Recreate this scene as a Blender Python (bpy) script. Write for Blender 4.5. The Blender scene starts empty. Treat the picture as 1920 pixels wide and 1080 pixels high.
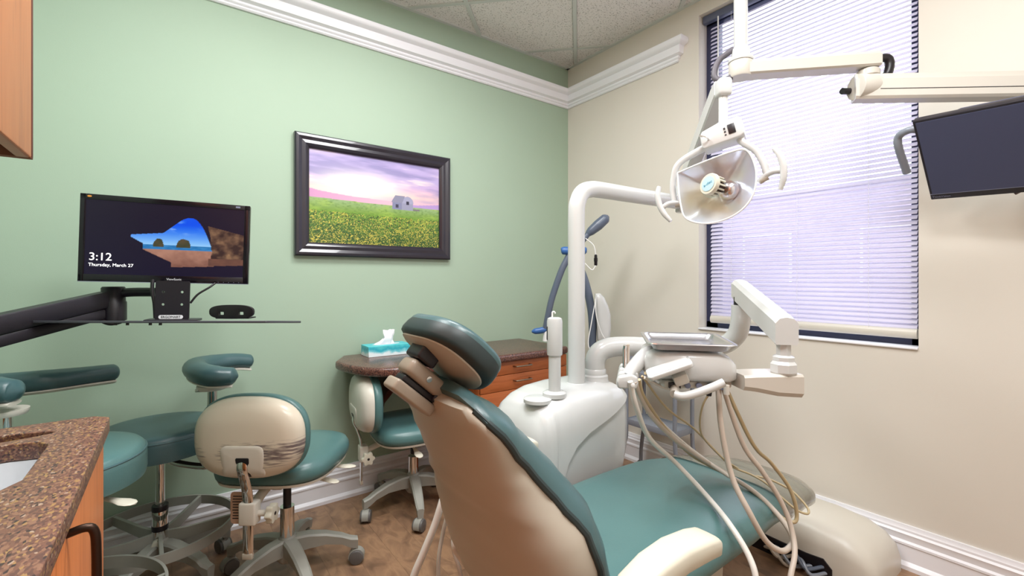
import bpy, bmesh, math, random
from mathutils import Vector as V, Matrix
random.seed(7)
S = bpy.context.scene
COL = S.collection
PI = math.pi
R = math.radians

# ------------------------------------------------------------------ camera, world, exposure
CAMROT = R(53.306 - 90)                       # yaw of the camera; local X = camera right, local Y = forward
cd = bpy.data.cameras.new('camera')
cd.sensor_width = 36; cd.lens = 36 * 857 / 1920; cd.shift_y = -17 / 1920; cd.clip_start = .02
cam = bpy.data.objects.new('camera', cd); COL.objects.link(cam)
cam.location = (-2.3913, -2.5042, 1.167); cam.rotation_euler = (PI / 2, 0, CAMROT)
S.camera = cam
S.view_settings.view_transform = 'Standard'; S.view_settings.look = 'None'
S.view_settings.gamma = 1; S.view_settings.use_curve_mapping = False
S.view_settings.exposure = 0.0

w = bpy.data.worlds.new('sky'); S.world = w; w.use_nodes = True
bg = w.node_tree.nodes['Background']
bg.inputs[0].default_value = (.90, .94, 1, 1); bg.inputs[1].default_value = 4.0

def area(name, loc, size, power, col=(.97, .985, 1), rot=(0, 0, 0), size_y=None):
    l = bpy.data.lights.new(name, 'AREA'); l.energy = power; l.color = col
    l.shape = 'RECTANGLE'; l.size = size; l.size_y = size_y or size
    o = bpy.data.objects.new(name, l); COL.objects.link(o); o.location = loc; o.rotation_euler = rot
    return o
TROFFERS = [(-2.336, -1.123), (-1.474, -1.123), (-1.042, -2.417), (-1.905, -2.417)]  # last position is an unseen lamp added for fill
for k, (x, y) in enumerate(TROFFERS):
    area('troffer_light', (x, y, 2.715), .52, (17, 21, 14, 26)[k], rot=(0, 0, R(45)))

# ------------------------------------------------------------------ helpers
def srgb(c):
    return tuple((x / 255 / 12.92 if x / 255 <= .04045 else ((x / 255 + .055) / 1.055) ** 2.4) for x in c)

class NT:
    def __init__(s, m):
        s.t = m.node_tree; s.n = s.t.nodes; s.b = s.n['Principled BSDF']
    def add(s, typ, **k):
        x = s.n.new(typ)
        for a, v in k.items(): setattr(x, a, v)
        return x
    def link(s, a, b): s.t.links.new(a, b)

def mat(name, col, rough=.5, metal=0, coat=0, var=0, vs=6, bump=0, bs=80, alpha=1, emit=0, spec=.5, stretch=(1, 1, 1)):
    m = bpy.data.materials.new(name); m.use_nodes = True; t = NT(m); b = t.b
    c = (*srgb(col), 1)
    b.inputs['Base Color'].default_value = c; b.inputs['Roughness'].default_value = rough
    b.inputs['Metallic'].default_value = metal; b.inputs['Coat Weight'].default_value = coat
    b.inputs['Alpha'].default_value = alpha; b.inputs['Specular IOR Level'].default_value = spec
    m.diffuse_color = c
    if emit: b.inputs['Emission Color'].default_value = c; b.inputs['Emission Strength'].default_value = emit
    if var or bump:
        tc = t.add('ShaderNodeTexCoord'); mp = t.add('ShaderNodeMapping'); mp.inputs['Scale'].default_value = stretch
        t.link(tc.outputs['Object'], mp.inputs[0])
    if var:
        n = t.add('ShaderNodeTexNoise'); n.inputs['Scale'].default_value = vs; n.inputs['Detail'].default_value = 5
        r = t.add('ShaderNodeValToRGB'); r.color_ramp.elements[0].position = .3; r.color_ramp.elements[1].position = .7
        r.color_ramp.elements[0].color = (*[x * (1 - var) for x in c[:3]], 1)
        r.color_ramp.elements[1].color = (*[min(1, x * (1 + var)) for x in c[:3]], 1)
        t.link(mp.outputs[0], n.inputs['Vector']); t.link(n.outputs[0], r.inputs[0]); t.link(r.outputs[0], b.inputs['Base Color'])
    if bump:
        n = t.add('ShaderNodeTexNoise'); n.inputs['Scale'].default_value = bs; n.inputs['Detail'].default_value = 4
        bp = t.add('ShaderNodeBump'); bp.inputs['Strength'].default_value = bump; bp.inputs['Distance'].default_value = .004
        t.link(mp.outputs[0], n.inputs['Vector']); t.link(n.outputs[0], bp.inputs['Height']); t.link(bp.outputs[0], b.inputs['Normal'])
    return m

def ramp_mat(name, stops, scale, rough=.4, stretch=(1, 1, 1), detail=6, typ='ShaderNodeTexNoise', bump=0, coat=0, distort=0, rnd=0, inter='LINEAR', rot=(0, 0, 0)):
    m = bpy.data.materials.new(name); m.use_nodes = True; t = NT(m); b = t.b
    b.inputs['Roughness'].default_value = rough; b.inputs['Coat Weight'].default_value = coat
    tc = t.add('ShaderNodeTexCoord'); mp = t.add('ShaderNodeMapping')
    mp.inputs['Scale'].default_value = stretch; mp.inputs['Rotation'].default_value = rot
    t.link(tc.outputs['Object'], mp.inputs[0])
    src = mp.outputs[0]
    if rnd:
        oi = t.add('ShaderNodeObjectInfo'); ml = t.add('ShaderNodeVectorMath', operation='SCALE'); ml.inputs[0].default_value = (11, 7, 5)
        t.link(oi.outputs['Random'], ml.inputs['Scale'])
        ad = t.add('ShaderNodeVectorMath', operation='ADD'); t.link(src, ad.inputs[0]); t.link(ml.outputs[0], ad.inputs[1]); src = ad.outputs[0]
    n = t.add(typ); n.inputs['Scale'].default_value = scale
    if typ == 'ShaderNodeTexNoise': n.inputs['Detail'].default_value = detail; n.inputs['Distortion'].default_value = distort
    t.link(src, n.inputs['Vector'])
    r = t.add('ShaderNodeValToRGB'); cr = r.color_ramp; cr.interpolation = inter
    while len(cr.elements) < len(stops): cr.elements.new(.5)
    for e, (p, c) in zip(cr.elements, stops): e.position = p; e.color = (*srgb(c), 1)
    t.link(n.outputs[1 if typ == 'ShaderNodeTexVoronoi' else 0], r.inputs[0])
    out = r.outputs[0]
    if rnd:
        hs = t.add('ShaderNodeHueSaturation'); mr = t.add('ShaderNodeMapRange')
        mr.inputs['To Min'].default_value = 1 - rnd; mr.inputs['To Max'].default_value = 1 + rnd
        t.link(oi.outputs['Random'], mr.inputs[0]); t.link(mr.outputs[0], hs.inputs['Value']); t.link(out, hs.inputs['Color']); out = hs.outputs[0]
    t.link(out, b.inputs['Base Color'])
    if bump:
        bp = t.add('ShaderNodeBump'); bp.inputs['Strength'].default_value = bump; bp.inputs['Distance'].default_value = .003
        t.link(n.outputs[0], bp.inputs['Height']); t.link(bp.outputs[0], b.inputs['Normal'])
    m.diffuse_color = (*srgb(stops[len(stops) // 2][1]), 1)
    return m

def catmull(pts, k=6):
    P = [V(p) for p in pts]
    if len(P) < 3: return P
    out = []
    E_ = [2 * P[0] - P[1]] + P + [2 * P[-1] - P[-2]]
    for i in range(1, len(E_) - 2):
        a, b, c, d = E_[i - 1], E_[i], E_[i + 1], E_[i + 2]
        for j in range(k):
            t = j / k
            out.append(.5 * (2 * b + (c - a) * t + (2 * a - 5 * b + 4 * c - d) * t * t + (3 * b - a - 3 * c + d) * t ** 3))
    out.append(P[-1]); return out

class MB:
    def __init__(s): s.v = []; s.f = []
    def add(s, vs, fs):
        o = len(s.v); s.v += [V(p) for p in vs]; s.f += [tuple(i + o for i in f) for f in fs]; return s
    def box(s, c, d, m=None):
        c = V(c); vs = []
        for x in (-.5, .5):
            for y in (-.5, .5):
                for z in (-.5, .5):
                    p = V((x * d[0], y * d[1], z * d[2]))
                    vs.append(c + (m @ p if m else p))
        return s.add(vs, [(0, 1, 3, 2), (4, 6, 7, 5), (0, 4, 5, 1), (2, 3, 7, 6), (0, 2, 6, 4), (1, 5, 7, 3)])
    def loft(s, rings, cap=(True, True), closed=True):
        n = len(rings[0]); vs = [p for r in rings for p in r]; fs = []
        for i in range(len(rings) - 1):
            for j in range(n if closed else n - 1):
                k = (j + 1) % n
                fs.append((i * n + j, i * n + k, (i + 1) * n + k, (i + 1) * n + j))
        if cap[0]: fs.append(tuple(range(n))[::-1])
        if cap[1]: fs.append(tuple((len(rings) - 1) * n + j for j in range(n)))
        return s.add(vs, fs)
    def tube(s, pts, r, n=12, k=6, smooth=True, cap=True, flat=1.0, up=None):
        """round (or flattened) bar along a path; r may be a list along the control points"""
        P = catmull(pts, k) if smooth else [V(p) for p in pts]
        m = len(P)
        if isinstance(r, (int, float)): rr = [r] * m
        else:
            rr = []
            for i in range(m):
                t = i / (m - 1) * (len(r) - 1); a = min(int(t), len(r) - 2); rr.append(r[a] + (r[a + 1] - r[a]) * (t - a))
        T = [(P[min(i + 1, m - 1)] - P[max(i - 1, 0)]).normalized() for i in range(m)]
        if up is not None: nrm = V(up)
        else: nrm = V((0, 0, 1)) if abs(T[0].z) < .9 else V((1, 0, 0))
        rings = []
        for i in range(m):
            nrm = (nrm - T[i] * nrm.dot(T[i]))
            nrm.normalize(); b = T[i].cross(nrm)
            rings.append([P[i] + nrm * rr[i] * flat * math.cos(2 * PI * j / n) + b * rr[i] * math.sin(2 * PI * j / n) for j in range(n)])
        return s.loft(rings, (cap, cap))
    def cyl(s, a, b, r0, r1=None, n=24):
        return s.tube([a, b], [r0, r0 if r1 is None else r1], n=n, smooth=False)
    def lathe(s, prof, c=(0, 0, 0), m=None, n=32):
        c = V(c); rings = []
        for r, z in prof:
            ring = []
            for j in range(n):
                p = V((max(r, 1e-5) * math.cos(2 * PI * j / n), max(r, 1e-5) * math.sin(2 * PI * j / n), z))
                ring.append(c + (m @ p if m else p))
            rings.append(ring)
        return s.loft(rings)
    def prism(s, poly, lo, hi, plane='xy', m=None, c=(0, 0, 0)):
        def p3(a, b, h):
            p = V({'xy': (a, b, h), 'xz': (a, h, b), 'yz': (h, a, b)}[plane])
            return V(c) + (m @ p if m else p)
        return s.loft([[p3(a, b, lo) for a, b in poly], [p3(a, b, hi) for a, b in poly]])
    def pad(s, outline, prof, m=None, c=(0, 0, 0)):
        """cushion: closed 2D outline, profile of (scale, height)"""
        rings = []
        for sc, z in prof:
            ring = []
            for a, b in outline:
                p = V((a * sc, b * sc, z)); ring.append(V(c) + (m @ p if m else p))
            rings.append(ring)
        return s.loft(rings)
    def build(s, name, m, parent=None, bevel=0, seg=2, smooth=38, off=(0, 0, 0), sub=0):
        off = V(off)
        me = bpy.data.meshes.new(name); me.from_pydata([p - off for p in s.v], [], s.f)
        bm = bmesh.new(); bm.from_mesh(me)
        bmesh.ops.recalc_face_normals(bm, faces=bm.faces)
        if bevel:
            ed = [e for e in bm.edges if len(e.link_faces) == 2 and e.calc_face_angle(0) > R(28)]
            bmesh.ops.bevel(bm, geom=ed, offset=bevel, segments=seg, affect='EDGES', profile=.5, clamp_overlap=True)
        bm.to_mesh(me); bm.free()
        if smooth:
            me.shade_smooth(); me.set_sharp_from_angle(angle=R(smooth))
        me.materials.append(m)
        o = bpy.data.objects.new(name, me); COL.objects.link(o)
        o.parent = parent
        if parent is None: o.location = off
        if sub:
            md = o.modifiers.new('sub', 'SUBSURF'); md.levels = sub; md.render_levels = sub
        return o

def tag(o, label, cat=None, group=None, kind=None):
    if label: o['label'] = label
    if cat: o['category'] = cat
    if group: o['group'] = group
    if kind: o['kind'] = kind
    return o
def thing(name, label, cat, loc=(0, 0, 0), rotz=0, group=None):
    o = bpy.data.objects.new(name, None); COL.objects.link(o); o.empty_display_size = .05
    o.location = loc; o.rotation_euler = (0, 0, rotz)
    return tag(o, label, cat, group)
def struct(o, label=None): return tag(o, label, kind='structure')
def rotm(axis, deg): return Matrix.Rotation(R(deg), 3, axis)
def frame(x, y, z): return Matrix((V(x), V(y), V(z))).transposed()
def sup(a, b, n=2.5, k=40):
    out = []
    for i in range(k):
        t = 2 * PI * i / k; c, d = math.cos(t), math.sin(t)
        out.append((a * math.copysign(abs(c) ** (2 / n), c), b * math.copysign(abs(d) ** (2 / n), d)))
    return out
def text(name, s, size, m, parent, mtx, off, align='CENTER', ext=.0003, sx=1):
    cu = bpy.data.curves.new(name, 'FONT'); cu.body = s; cu.size = size; cu.extrude = ext; cu.align_x = align; cu.align_y = 'CENTER'
    tmp = bpy.data.objects.new(name + '_tmp', cu); COL.objects.link(tmp)
    dg = bpy.context.evaluated_depsgraph_get(); dg.update()
    me = bpy.data.meshes.new_from_object(tmp.evaluated_get(dg))
    bpy.data.objects.remove(tmp); bpy.data.curves.remove(cu)
    for v in me.vertices: v.co = mtx @ V((v.co.x * sx, v.co.y, v.co.z)) + V(off)
    me.materials.clear(); me.materials.append(m)
    o = bpy.data.objects.new(name, me); COL.objects.link(o); o.parent = parent
    return o

# ------------------------------------------------------------------ materials
M = {}
M['green'] = mat('green_paint', (167, 188, 168), .62, var=.015, vs=2, bump=.05, bs=260)
M['cream'] = mat('cream_paint', (221, 215, 205), .6, var=.02, vs=1.5, bump=.05, bs=260)
M['white_trim'] = mat('white_trim_paint', (240, 240, 246), .35)
M['tee'] = mat('ceiling_tee', (206, 210, 206), .5)
M['slab'] = mat('floor_slab', (50, 38, 30), .8)
M['plank'] = ramp_mat('vinyl_plank', [(.3, (110, 85, 66)), (.44, (138, 107, 83)), (.56, (158, 124, 95)), (.7, (128, 98, 76))], 14, .42, (1, .55, 1), 8, bump=.12, distort=.6, rnd=.025)
M['wood'] = ramp_mat('cherry_veneer', [(.25, (176, 98, 52)), (.5, (204, 122, 70)), (.75, (190, 108, 58))], 4, .38, (9, 9, .7), 5, distort=.8)
M['wood_x'] = ramp_mat('cherry_veneer_horizontal', [(.25, (150, 78, 38)), (.5, (182, 102, 56)), (.75, (165, 88, 44))], 4, .38, (.7, 9, 9), 5, distort=.8)
M['wood_dark'] = mat('dark_cherry', (92, 34, 22), .45, var=.2, vs=9)
M['cab_in'] = mat('cabinet_inside', (126, 84, 58), .7)
M['granite'] = ramp_mat('brown_granite', [(.0, (60, 42, 42)), (.16, (116, 78, 64)), (.42, (136, 98, 78)), (.58, (96, 64, 56)), (.76, (154, 118, 76)), (.86, (166, 140, 122)), (.93, (74, 54, 54))], 380, .36, (1, .5, 1), 2, 'ShaderNodeTexVoronoi', coat=.0, inter='CONSTANT', rot=(0, 0, .5))
M['granite2'] = ramp_mat('dark_red_granite', [(.0, (44, 26, 28)), (.3, (96, 58, 50)), (.55, (120, 84, 72)), (.8, (78, 46, 44)), (.95, (150, 124, 108))], 260, .3, (1, 1, 1), 2, 'ShaderNodeTexVoronoi', coat=.15, inter='CONSTANT')
M['porcelain'] = mat('white_porcelain', (238, 240, 244), .12, coat=.5)
M['bronze'] = mat('dark_bronze', (58, 42, 34), .32, .8)
M['nickel'] = mat('brushed_nickel', (150, 134, 116), .3, 1)
M['chrome'] = mat('chrome', (225, 222, 220), .06, 1)
M['steel'] = mat('polished_steel', (226, 226, 232), .24, 1, bump=.03, bs=40)
M['teal'] = mat('teal_vinyl', (80, 116, 116), .34, var=.05, vs=5, bump=.06, bs=240, spec=.55)
M['teal_dk'] = mat('dark_teal_vinyl', (66, 96, 100), .34, var=.06, vs=5, bump=.06, bs=240, spec=.55)
M['teal_edge'] = mat('black_teal_edge', (36, 50, 52), .45)
M['bone'] = mat('bone_plastic', (214, 209, 198), .34, var=.02, vs=4)
M['bone_dk'] = mat('beige_plastic', (182, 174, 160), .36, var=.03, vs=3)
M['unit'] = mat('white_plastic', (206, 208, 208), .22, coat=.3)
M['unit_warm'] = mat('warm_white_plastic', (206, 201, 192), .3, coat=.2)
M['arm_cream'] = mat('cream_armrest', (210, 206, 190), .34)
M['greybase'] = mat('grey_nylon', (152, 152, 144), .45, var=.05, vs=12)
M['wheel'] = mat('grey_wheel', (96, 94, 92), .5)
M['black'] = mat('black_plastic', (24, 20, 26), .38)
M['blackm'] = mat('black_metal', (30, 26, 34), .42, bump=.05, bs=200)
M['blackgloss'] = mat('black_gloss', (20, 16, 24), .16)
M['frame'] = mat('picture_frame_lacquer', (36, 32, 44), .28, coat=.4)
M['white'] = mat('matte_white', (232, 232, 232), .6)
M['hose_w'] = mat('white_hose', (228, 224, 218), .36)
M['hose_b'] = mat('yellowed_hose', (186, 168, 132), .42)
M['hose_g'] = mat('greige_hose', (198, 186, 174), .42)
M['slate'] = mat('slate_blue_tube', (88, 98, 116), .32)
M['blue'] = mat('blue_knob', (58, 104, 168), .35)
M['cart'] = mat('grey_enamel', (140, 146, 158), .36, .15)
M['bronzeframe'] = mat('window_frame_dark', (48, 52, 82), .4)
M['tilemat'] = None
M['tissue'] = mat('white_tissue', (244, 244, 248), .8)
M['screen_off'] = mat('dark_screen', (72, 78, 108), .55, bump=.02, bs=600)
M['txt_w'] = mat('white_print', (235, 235, 240), .5)
M['txt_g'] = mat('grey_print', (120, 124, 146), .5)
M['txt_b'] = mat('blue_print', (60, 140, 170), .5)
M['txt_k'] = mat('black_print', (30, 26, 30), .5)
M['paper'] = mat('kraft_tag', (206, 170, 148), .8)

def tile_mat():
    m = bpy.data.materials.new('mineral_tile'); m.use_nodes = True; t = NT(m); b = t.b
    b.inputs['Roughness'].default_value = .9
    tc = t.add('ShaderNodeTexCoord')
    n = t.add('ShaderNodeTexNoise'); n.inputs['Scale'].default_value = 120; n.inputs['Detail'].default_value = 3
    r = t.add('ShaderNodeValToRGB'); r.color_ramp.elements[0].position = .36; r.color_ramp.elements[1].position = .44
    r.color_ramp.elements[0].color = (*srgb((184, 180, 176)), 1); r.color_ramp.elements[1].color = (*srgb((236, 232, 230)), 1)
    t.link(tc.outputs['Object'], n.inputs['Vector']); t.link(n.outputs[0], r.inputs[0]); t.link(r.outputs[0], b.inputs['Base Color'])
    bp = t.add('ShaderNodeBump'); bp.inputs['Strength'].default_value = .35; bp.inputs['Distance'].default_value = .003
    t.link(r.outputs[0], bp.inputs['Height']); t.link(bp.outputs[0], b.inputs['Normal'])
    return m
M['tilemat'] = tile_mat()

def scuff_mat():
    """bone plastic with dark horizontal scuffs in a band across the lower half (wear)"""
    m = mat('scuffed_bone_plastic', (214, 204, 186), .3); t = NT(m)
    tc = t.add('ShaderNodeTexCoord'); mp = t.add('ShaderNodeMapping'); mp.inputs['Scale'].default_value = (1, 9, 95)
    n = t.add('ShaderNodeTexNoise'); n.inputs['Scale'].default_value = 2.4; n.inputs['Detail'].default_value = 5
    t.link(tc.outputs['Object'], mp.inputs[0]); t.link(mp.outputs[0], n.inputs['Vector'])
    n2 = t.add('ShaderNodeTexNoise'); n2.inputs['Scale'].default_value = 6; t.link(tc.outputs['Object'], n2.inputs['Vector'])
    sp = t.add('ShaderNodeSeparateXYZ'); t.link(tc.outputs['Object'], sp.inputs[0])
    zr = t.add('ShaderNodeValToRGB'); e = zr.color_ramp.elements
    e[0].position = .50; e[0].color = (0, 0, 0, 1); e[1].position = .59; e[1].color = (1, 1, 1, 1)
    x = e.new(.63); x.color = (.8, .8, .8, 1); x = e.new(.675); x.color = (0, 0, 0, 1)
    t.link(sp.outputs['Z'], zr.inputs[0])
    def mul(a, b_):
        q = t.add('ShaderNodeMath', operation='MULTIPLY'); t.link(a, q.inputs[0]); t.link(b_, q.inputs[1]); return q.outputs[0]
    a = mul(n.outputs[0], zr.outputs[0]); a = mul(a, n2.outputs[0])
    r = t.add('ShaderNodeValToRGB'); r.color_ramp.elements[0].position = .2; r.color_ramp.elements[1].position = .32
    r.color_ramp.elements[0].color = (*srgb((214, 204, 186)), 1); r.color_ramp.elements[1].color = (*srgb((112, 100, 100)), 1)
    t.link(a, r.inputs[0]); t.link(r.outputs[0], t.b.inputs['Base Color'])
    return m
M['scuff'] = scuff_mat()

# ------------------------------------------------------------------ room shell
XL, YF, H = -2.95, -3.3, 2.74
mb = MB().box(((XL) / 2, YF / 2, -.06), (-XL + .3, -YF + .3, .1)); floor = struct(mb.build('floor', M['slab']), 'brown wood plank floor')
PW, PLN = .125, .914
me_cache = {}
nx = int(-XL / PW) + 2
for i in range(nx):
    x0 = -1.64 + PW * (i - 11)
    y = -.373 + PLN * ((i * .37) % 1 - .0) + PLN
    y = min(y, 0 + PLN)
    while y > YF:
        xa, xb = max(x0, XL), min(x0 + PW, -.004); ya, yb = max(y - PLN, YF), min(y, -.004)
        y -= PLN
        if xb - xa < .01 or yb - ya < .01: continue
        key = (round(xb - xa, 3), round(yb - ya, 3))
        if key not in me_cache:
            q = MB().box((0, 0, 0), (xb - xa - .0005, yb - ya - .0005, .01)).build('plank', M['plank'], floor, smooth=0)
            me_cache[key] = q.data
        else:
            q = bpy.data.objects.new('plank', me_cache[key]); COL.objects.link(q); q.parent = floor
        q.location = ((xa + xb) / 2, (ya + yb) / 2, -.005)

struct(MB().box((XL / 2, .05, H / 2), (-XL + .3, .1, H + .2)).build('wall_back', M['green']), 'sage green painted wall')
# right wall with the window opening
WY0, WY1, WZ0, WZ1 = -2.011, -1.063, .885, 2.655
mb = MB()
T = .14
for (ya, yb, za, zb) in ((YF - .1, WY0, -.1, H + .1), (WY1, 0, -.1, H + .1), (WY0, WY1, -.1, WZ0), (WY0, WY1, WZ1, H + .1)):
    mb.box((T / 2, (ya + yb) / 2, (za + zb) / 2), (T, yb - ya, zb - za))
struct(mb.build('wall_right', M['cream'], smooth=0), 'cream painted wall with window opening')
struct(MB().box((XL - .05, YF / 2, H / 2), (.1, -YF + .3, H + .2)).build('wall_left', M['green']), 'sage green side wall')
struct(MB().box((XL / 2, YF - .05, H / 2), (-XL + .3, .1, H + .2)).build('wall_front', M['cream']), 'cream wall behind')

# suspended ceiling, grid turned 45 degrees to the walls
ceil = struct(MB().box((XL / 2, YF / 2, H + .1), (-XL + .3, -YF + .3, .06)).build('ceiling', M['white']), 'white suspended ceiling with diagonal tile grid')
def clip(poly, a, b, c):
    out = []
    for i in range(len(poly)):
        p, q = poly[i], poly[(i + 1) % len(poly)]
        dp, dq = a * p[0] + b * p[1] - c, a * q[0] + b * q[1] - c
        if dp <= 0: out.append(p)
        if dp * dq < 0:
            t = dp / (dp - dq); out.append((p[0] + (q[0] - p[0]) * t, p[1] + (q[1] - p[1]) * t))
    return out
def clip_room(poly, g=.0):
    for a, b, c in ((1, 0, -g), (-1, 0, -XL - g), (0, 1, -g), (0, -1, -YF - g)):
        poly = clip(poly, a, b, c)
        if len(poly) < 3: return []
    return poly
s2 = math.sqrt(.5)
def uv(u, v): return ((u + v) * s2, (v - u) * s2)
U0, V0, G = .0566, -.311, .61
trof = [((x - y) * s2, (x + y) * s2) for x, y in TROFFERS]
for i in range(-5, 5):
    for j in range(-1, 8):
        u0, v1 = U0 + G * i, V0 - G * (j - 1) - G
        g = .013
        uc, vc = u0 + G / 2, v1 - G / 2
        if any(abs(uc - a) < .1 and abs(vc - b) < .1 for a, b in trof): continue
        poly = clip_room([uv(u0 + g, v1 - g), uv(u0 + G - g, v1 - g), uv(u0 + G - g, v1 - G + g), uv(u0 + g, v1 - G + g)], .012)
        if len(poly) >= 3:
            MB().prism(poly, H + .004, H + .02).build('ceiling_tile', M['tilemat'], ceil, smooth=0)
for i in range(-5, 6):
    u = U0 + G * i
    poly = clip_room([uv(u - .012, 2), uv(u + .012, 2), uv(u + .012, -6), uv(u - .012, -6)])
    if len(poly) >= 3: MB().prism(poly, H - .003, H + .03).build('main_tee', M['tee'], ceil, smooth=0)
for j in range(-2, 9):
    v = V0 - G * j
    poly = clip_room([uv(4, v - .012), uv(4, v + .012), uv(-4, v + .012), uv(-4, v - .012)])
    if len(poly) >= 3: MB().prism(poly, H - .002, H + .028).build('cross_tee', M['tee'], ceil, smooth=0)
for (c, d) in (((XL / 2, -.011, H), (-XL, .022, .008)), ((-.011, YF / 2, H), (.022, -YF, .008))):
    MB().box(c, d).build('wall_angle', M['tee'], ceil, smooth=0)

# recessed ceiling lights (out of frame; they light the room, the last one added as fill)
M['diffuser'] = mat('light_diffuser', (255, 250, 240), .6, emit=4)
for k, (x, y) in enumerate(TROFFERS):
    t = thing('ceiling_light', ('square recessed ceiling light above the round stools', 'square recessed ceiling light above the desk side', 'square recessed ceiling light nearest the window wall', 'added unseen fill light panel above the open end of the room')[k], 'ceiling light', (x, y, H), R(45), 'recessed ceiling lights')
    MB().box((0, 0, .03), (.57, .57, .02)).build('diffuser', M['diffuser'], t, smooth=0)
    mb = MB()
    for sx, sy, dx, dy in ((0, .29, .59, .02), (0, -.29, .59, .02), (.29, 0, .02, .59), (-.29, 0, .02, .59)):
        mb.box((sx, sy, .012), (dx, dy, .03))
    mb.build('light_frame', M['white'], t, smooth=0)

# crown moulding: profile (depth from wall, height)
CR = [(0, 0), (.010, 0), (.016, .006), (.015, .014), (.019, .016), (.023, .022), (.023, .031), (.030, .034), (.042, .039), (.047, .080), (.056, .085), (.068, .091), (.072, .096), (.075, .104), (.075, .118), (0, .118)]
CZ = 2.44
def sweep(prof, z0, ends):
    """ends: list of two functions mapping (d) -> xy point"""
    return MB().loft([[V((*e(d), z0 + h)) for d, h in prof] for e in ends])
def cove(prof, z0, along_x, a, b, mitre_b=True, ret_a=False):
    if along_x: return sweep(prof, z0, [lambda d: (a, -d), lambda d: (b - (d if mitre_b else 0), -d)])
    return sweep(prof, z0, [lambda d: (-d, a - (d if mitre_b else 0)), lambda d: (-d, b)])
def crown(name, along_x, a, b, label):
    return struct(cove(CR, CZ, along_x, a, b).build(name, M['white_trim'], smooth=30), label)
crown('trim_1', True, XL, 0, 'white crown moulding along the green wall')
o = struct(sweep(CR, CZ, [lambda d: (-d, -d), lambda d: (-d, -.925 - d)]).build('trim_2', M['white_trim'], smooth=30), 'white crown moulding on the cream wall ending at the window')
MB().loft([[V((-d, -.925 - d, CZ + h)) for d, h in CR], [V((-.0005, -.925 - d, CZ + h)) for d, h in CR]]).build('return_end', M['white_trim'], o, smooth=30)
BP = [(0, 0), (.030, 0), (.030, .016), (.022, .026), (.018, .030), (.018, .092), (.022, .096), (.022, .104), (.016, .112), (.017, .130), (.020, .138), (.014, .146), (.014, .154), (.010, .160), (.008, .172), (0, .172)]
struct(cove(BP, 0, True, XL, 0).build('baseboard_back', M['white_trim'], smooth=30), 'white baseboard under the green wall')
struct(cove(BP, 0, False, 0, YF).build('baseboard_right', M['white_trim'], smooth=30), 'white baseboard under the cream wall')

# ------------------------------------------------------------------ window, blind, outside
win = struct(MB().box((.105, (WY0 + WY1) / 2, WZ0 + .02), (.05, WY1 - WY0, .04)).build('window_1', M['bronzeframe']), 'tall window with dark metal frame')
for (c, d) in (((.105, WY1 - .035, (WZ0 + WZ1) / 2), (.05, .07, WZ1 - WZ0)), ((.105, WY0 + .02, (WZ0 + WZ1) / 2), (.05, .04, WZ1 - WZ0)), ((.105, (WY0 + WY1) / 2, WZ1 - .02), (.05, WY1 - WY0, .04))):
    MB().box(c, d).build('window_frame', M['bronzeframe'], win, bevel=.003)
gm = bpy.data.materials.new('window_glass'); gm.use_nodes = True
nt = gm.node_tree; nt.nodes.clear()
tr = nt.nodes.new('ShaderNodeBsdfTransparent'); tr.inputs[0].default_value = (.93, .95, .97, 1)
gl = nt.nodes.new('ShaderNodeBsdfGlossy'); gl.inputs['Roughness'].default_value = .02
mx = nt.nodes.new('ShaderNodeMixShader'); mx.inputs[0].default_value = .06
ou = nt.nodes.new('ShaderNodeOutputMaterial')
nt.links.new(tr.outputs[0], mx.inputs[1]); nt.links.new(gl.outputs[0], mx.inputs[2]); nt.links.new(mx.outputs[0], ou.inputs[0])
MB().box((.11, (WY0 + WY1) / 2, (WZ0 + WZ1) / 2), (.006, WY1 - WY0 - .07, WZ1 - WZ0 - .07)).build('pane', gm, win, smooth=0)
MB().box((.035, (WY0 + WY1) / 2, WZ0 + .003), (.09, WY1 - WY0 - .002, .008)).build('sill', M['white_trim'], win, bevel=.002)

sm = bpy.data.materials.new('blind_slat_vinyl'); sm.use_nodes = True; t = NT(sm)
t.b.inputs['Base Color'].default_value = (*srgb((232, 228, 240)), 1); t.b.inputs['Roughness'].default_value = .45
tl = t.add('ShaderNodeBsdfTranslucent'); tl.inputs[0].default_value = (*srgb((236, 233, 246)), 1)
mx = t.add('ShaderNodeMixShader'); mx.inputs[0].default_value = .45
t.link(t.b.outputs[0], mx.inputs[1]); t.link(tl.outputs[0], mx.inputs[2]); t.link(mx.outputs[0], t.n['Material Output'].inputs[0])
BX, BY0, BY1 = .045, WY0 + .012, WY1 - .05
blind = thing('window_blind', 'white horizontal mini blind lowered over the tall window', 'blind', (BX, (BY0 + BY1) / 2, WZ0))
BH = WZ1 - WZ0
hw = (BY1 - BY0) / 2
MB().box((0, .018, BH - .022), (.034, 2 * hw + .05, .04)).build('headrail', mat('shaded_headrail', (92, 98, 120), .35), blind, bevel=.003)  # slate colour stands in for the shadow on the headrail
MB().tube([(0, -hw, .058), (0, hw, .058)], .017, n=16, smooth=False, flat=1.25).build('bottom_rail', M['bone'], blind)
pitch = .0213
nsl = int((BH - .05 - .085) / pitch)
sl = None
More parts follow.
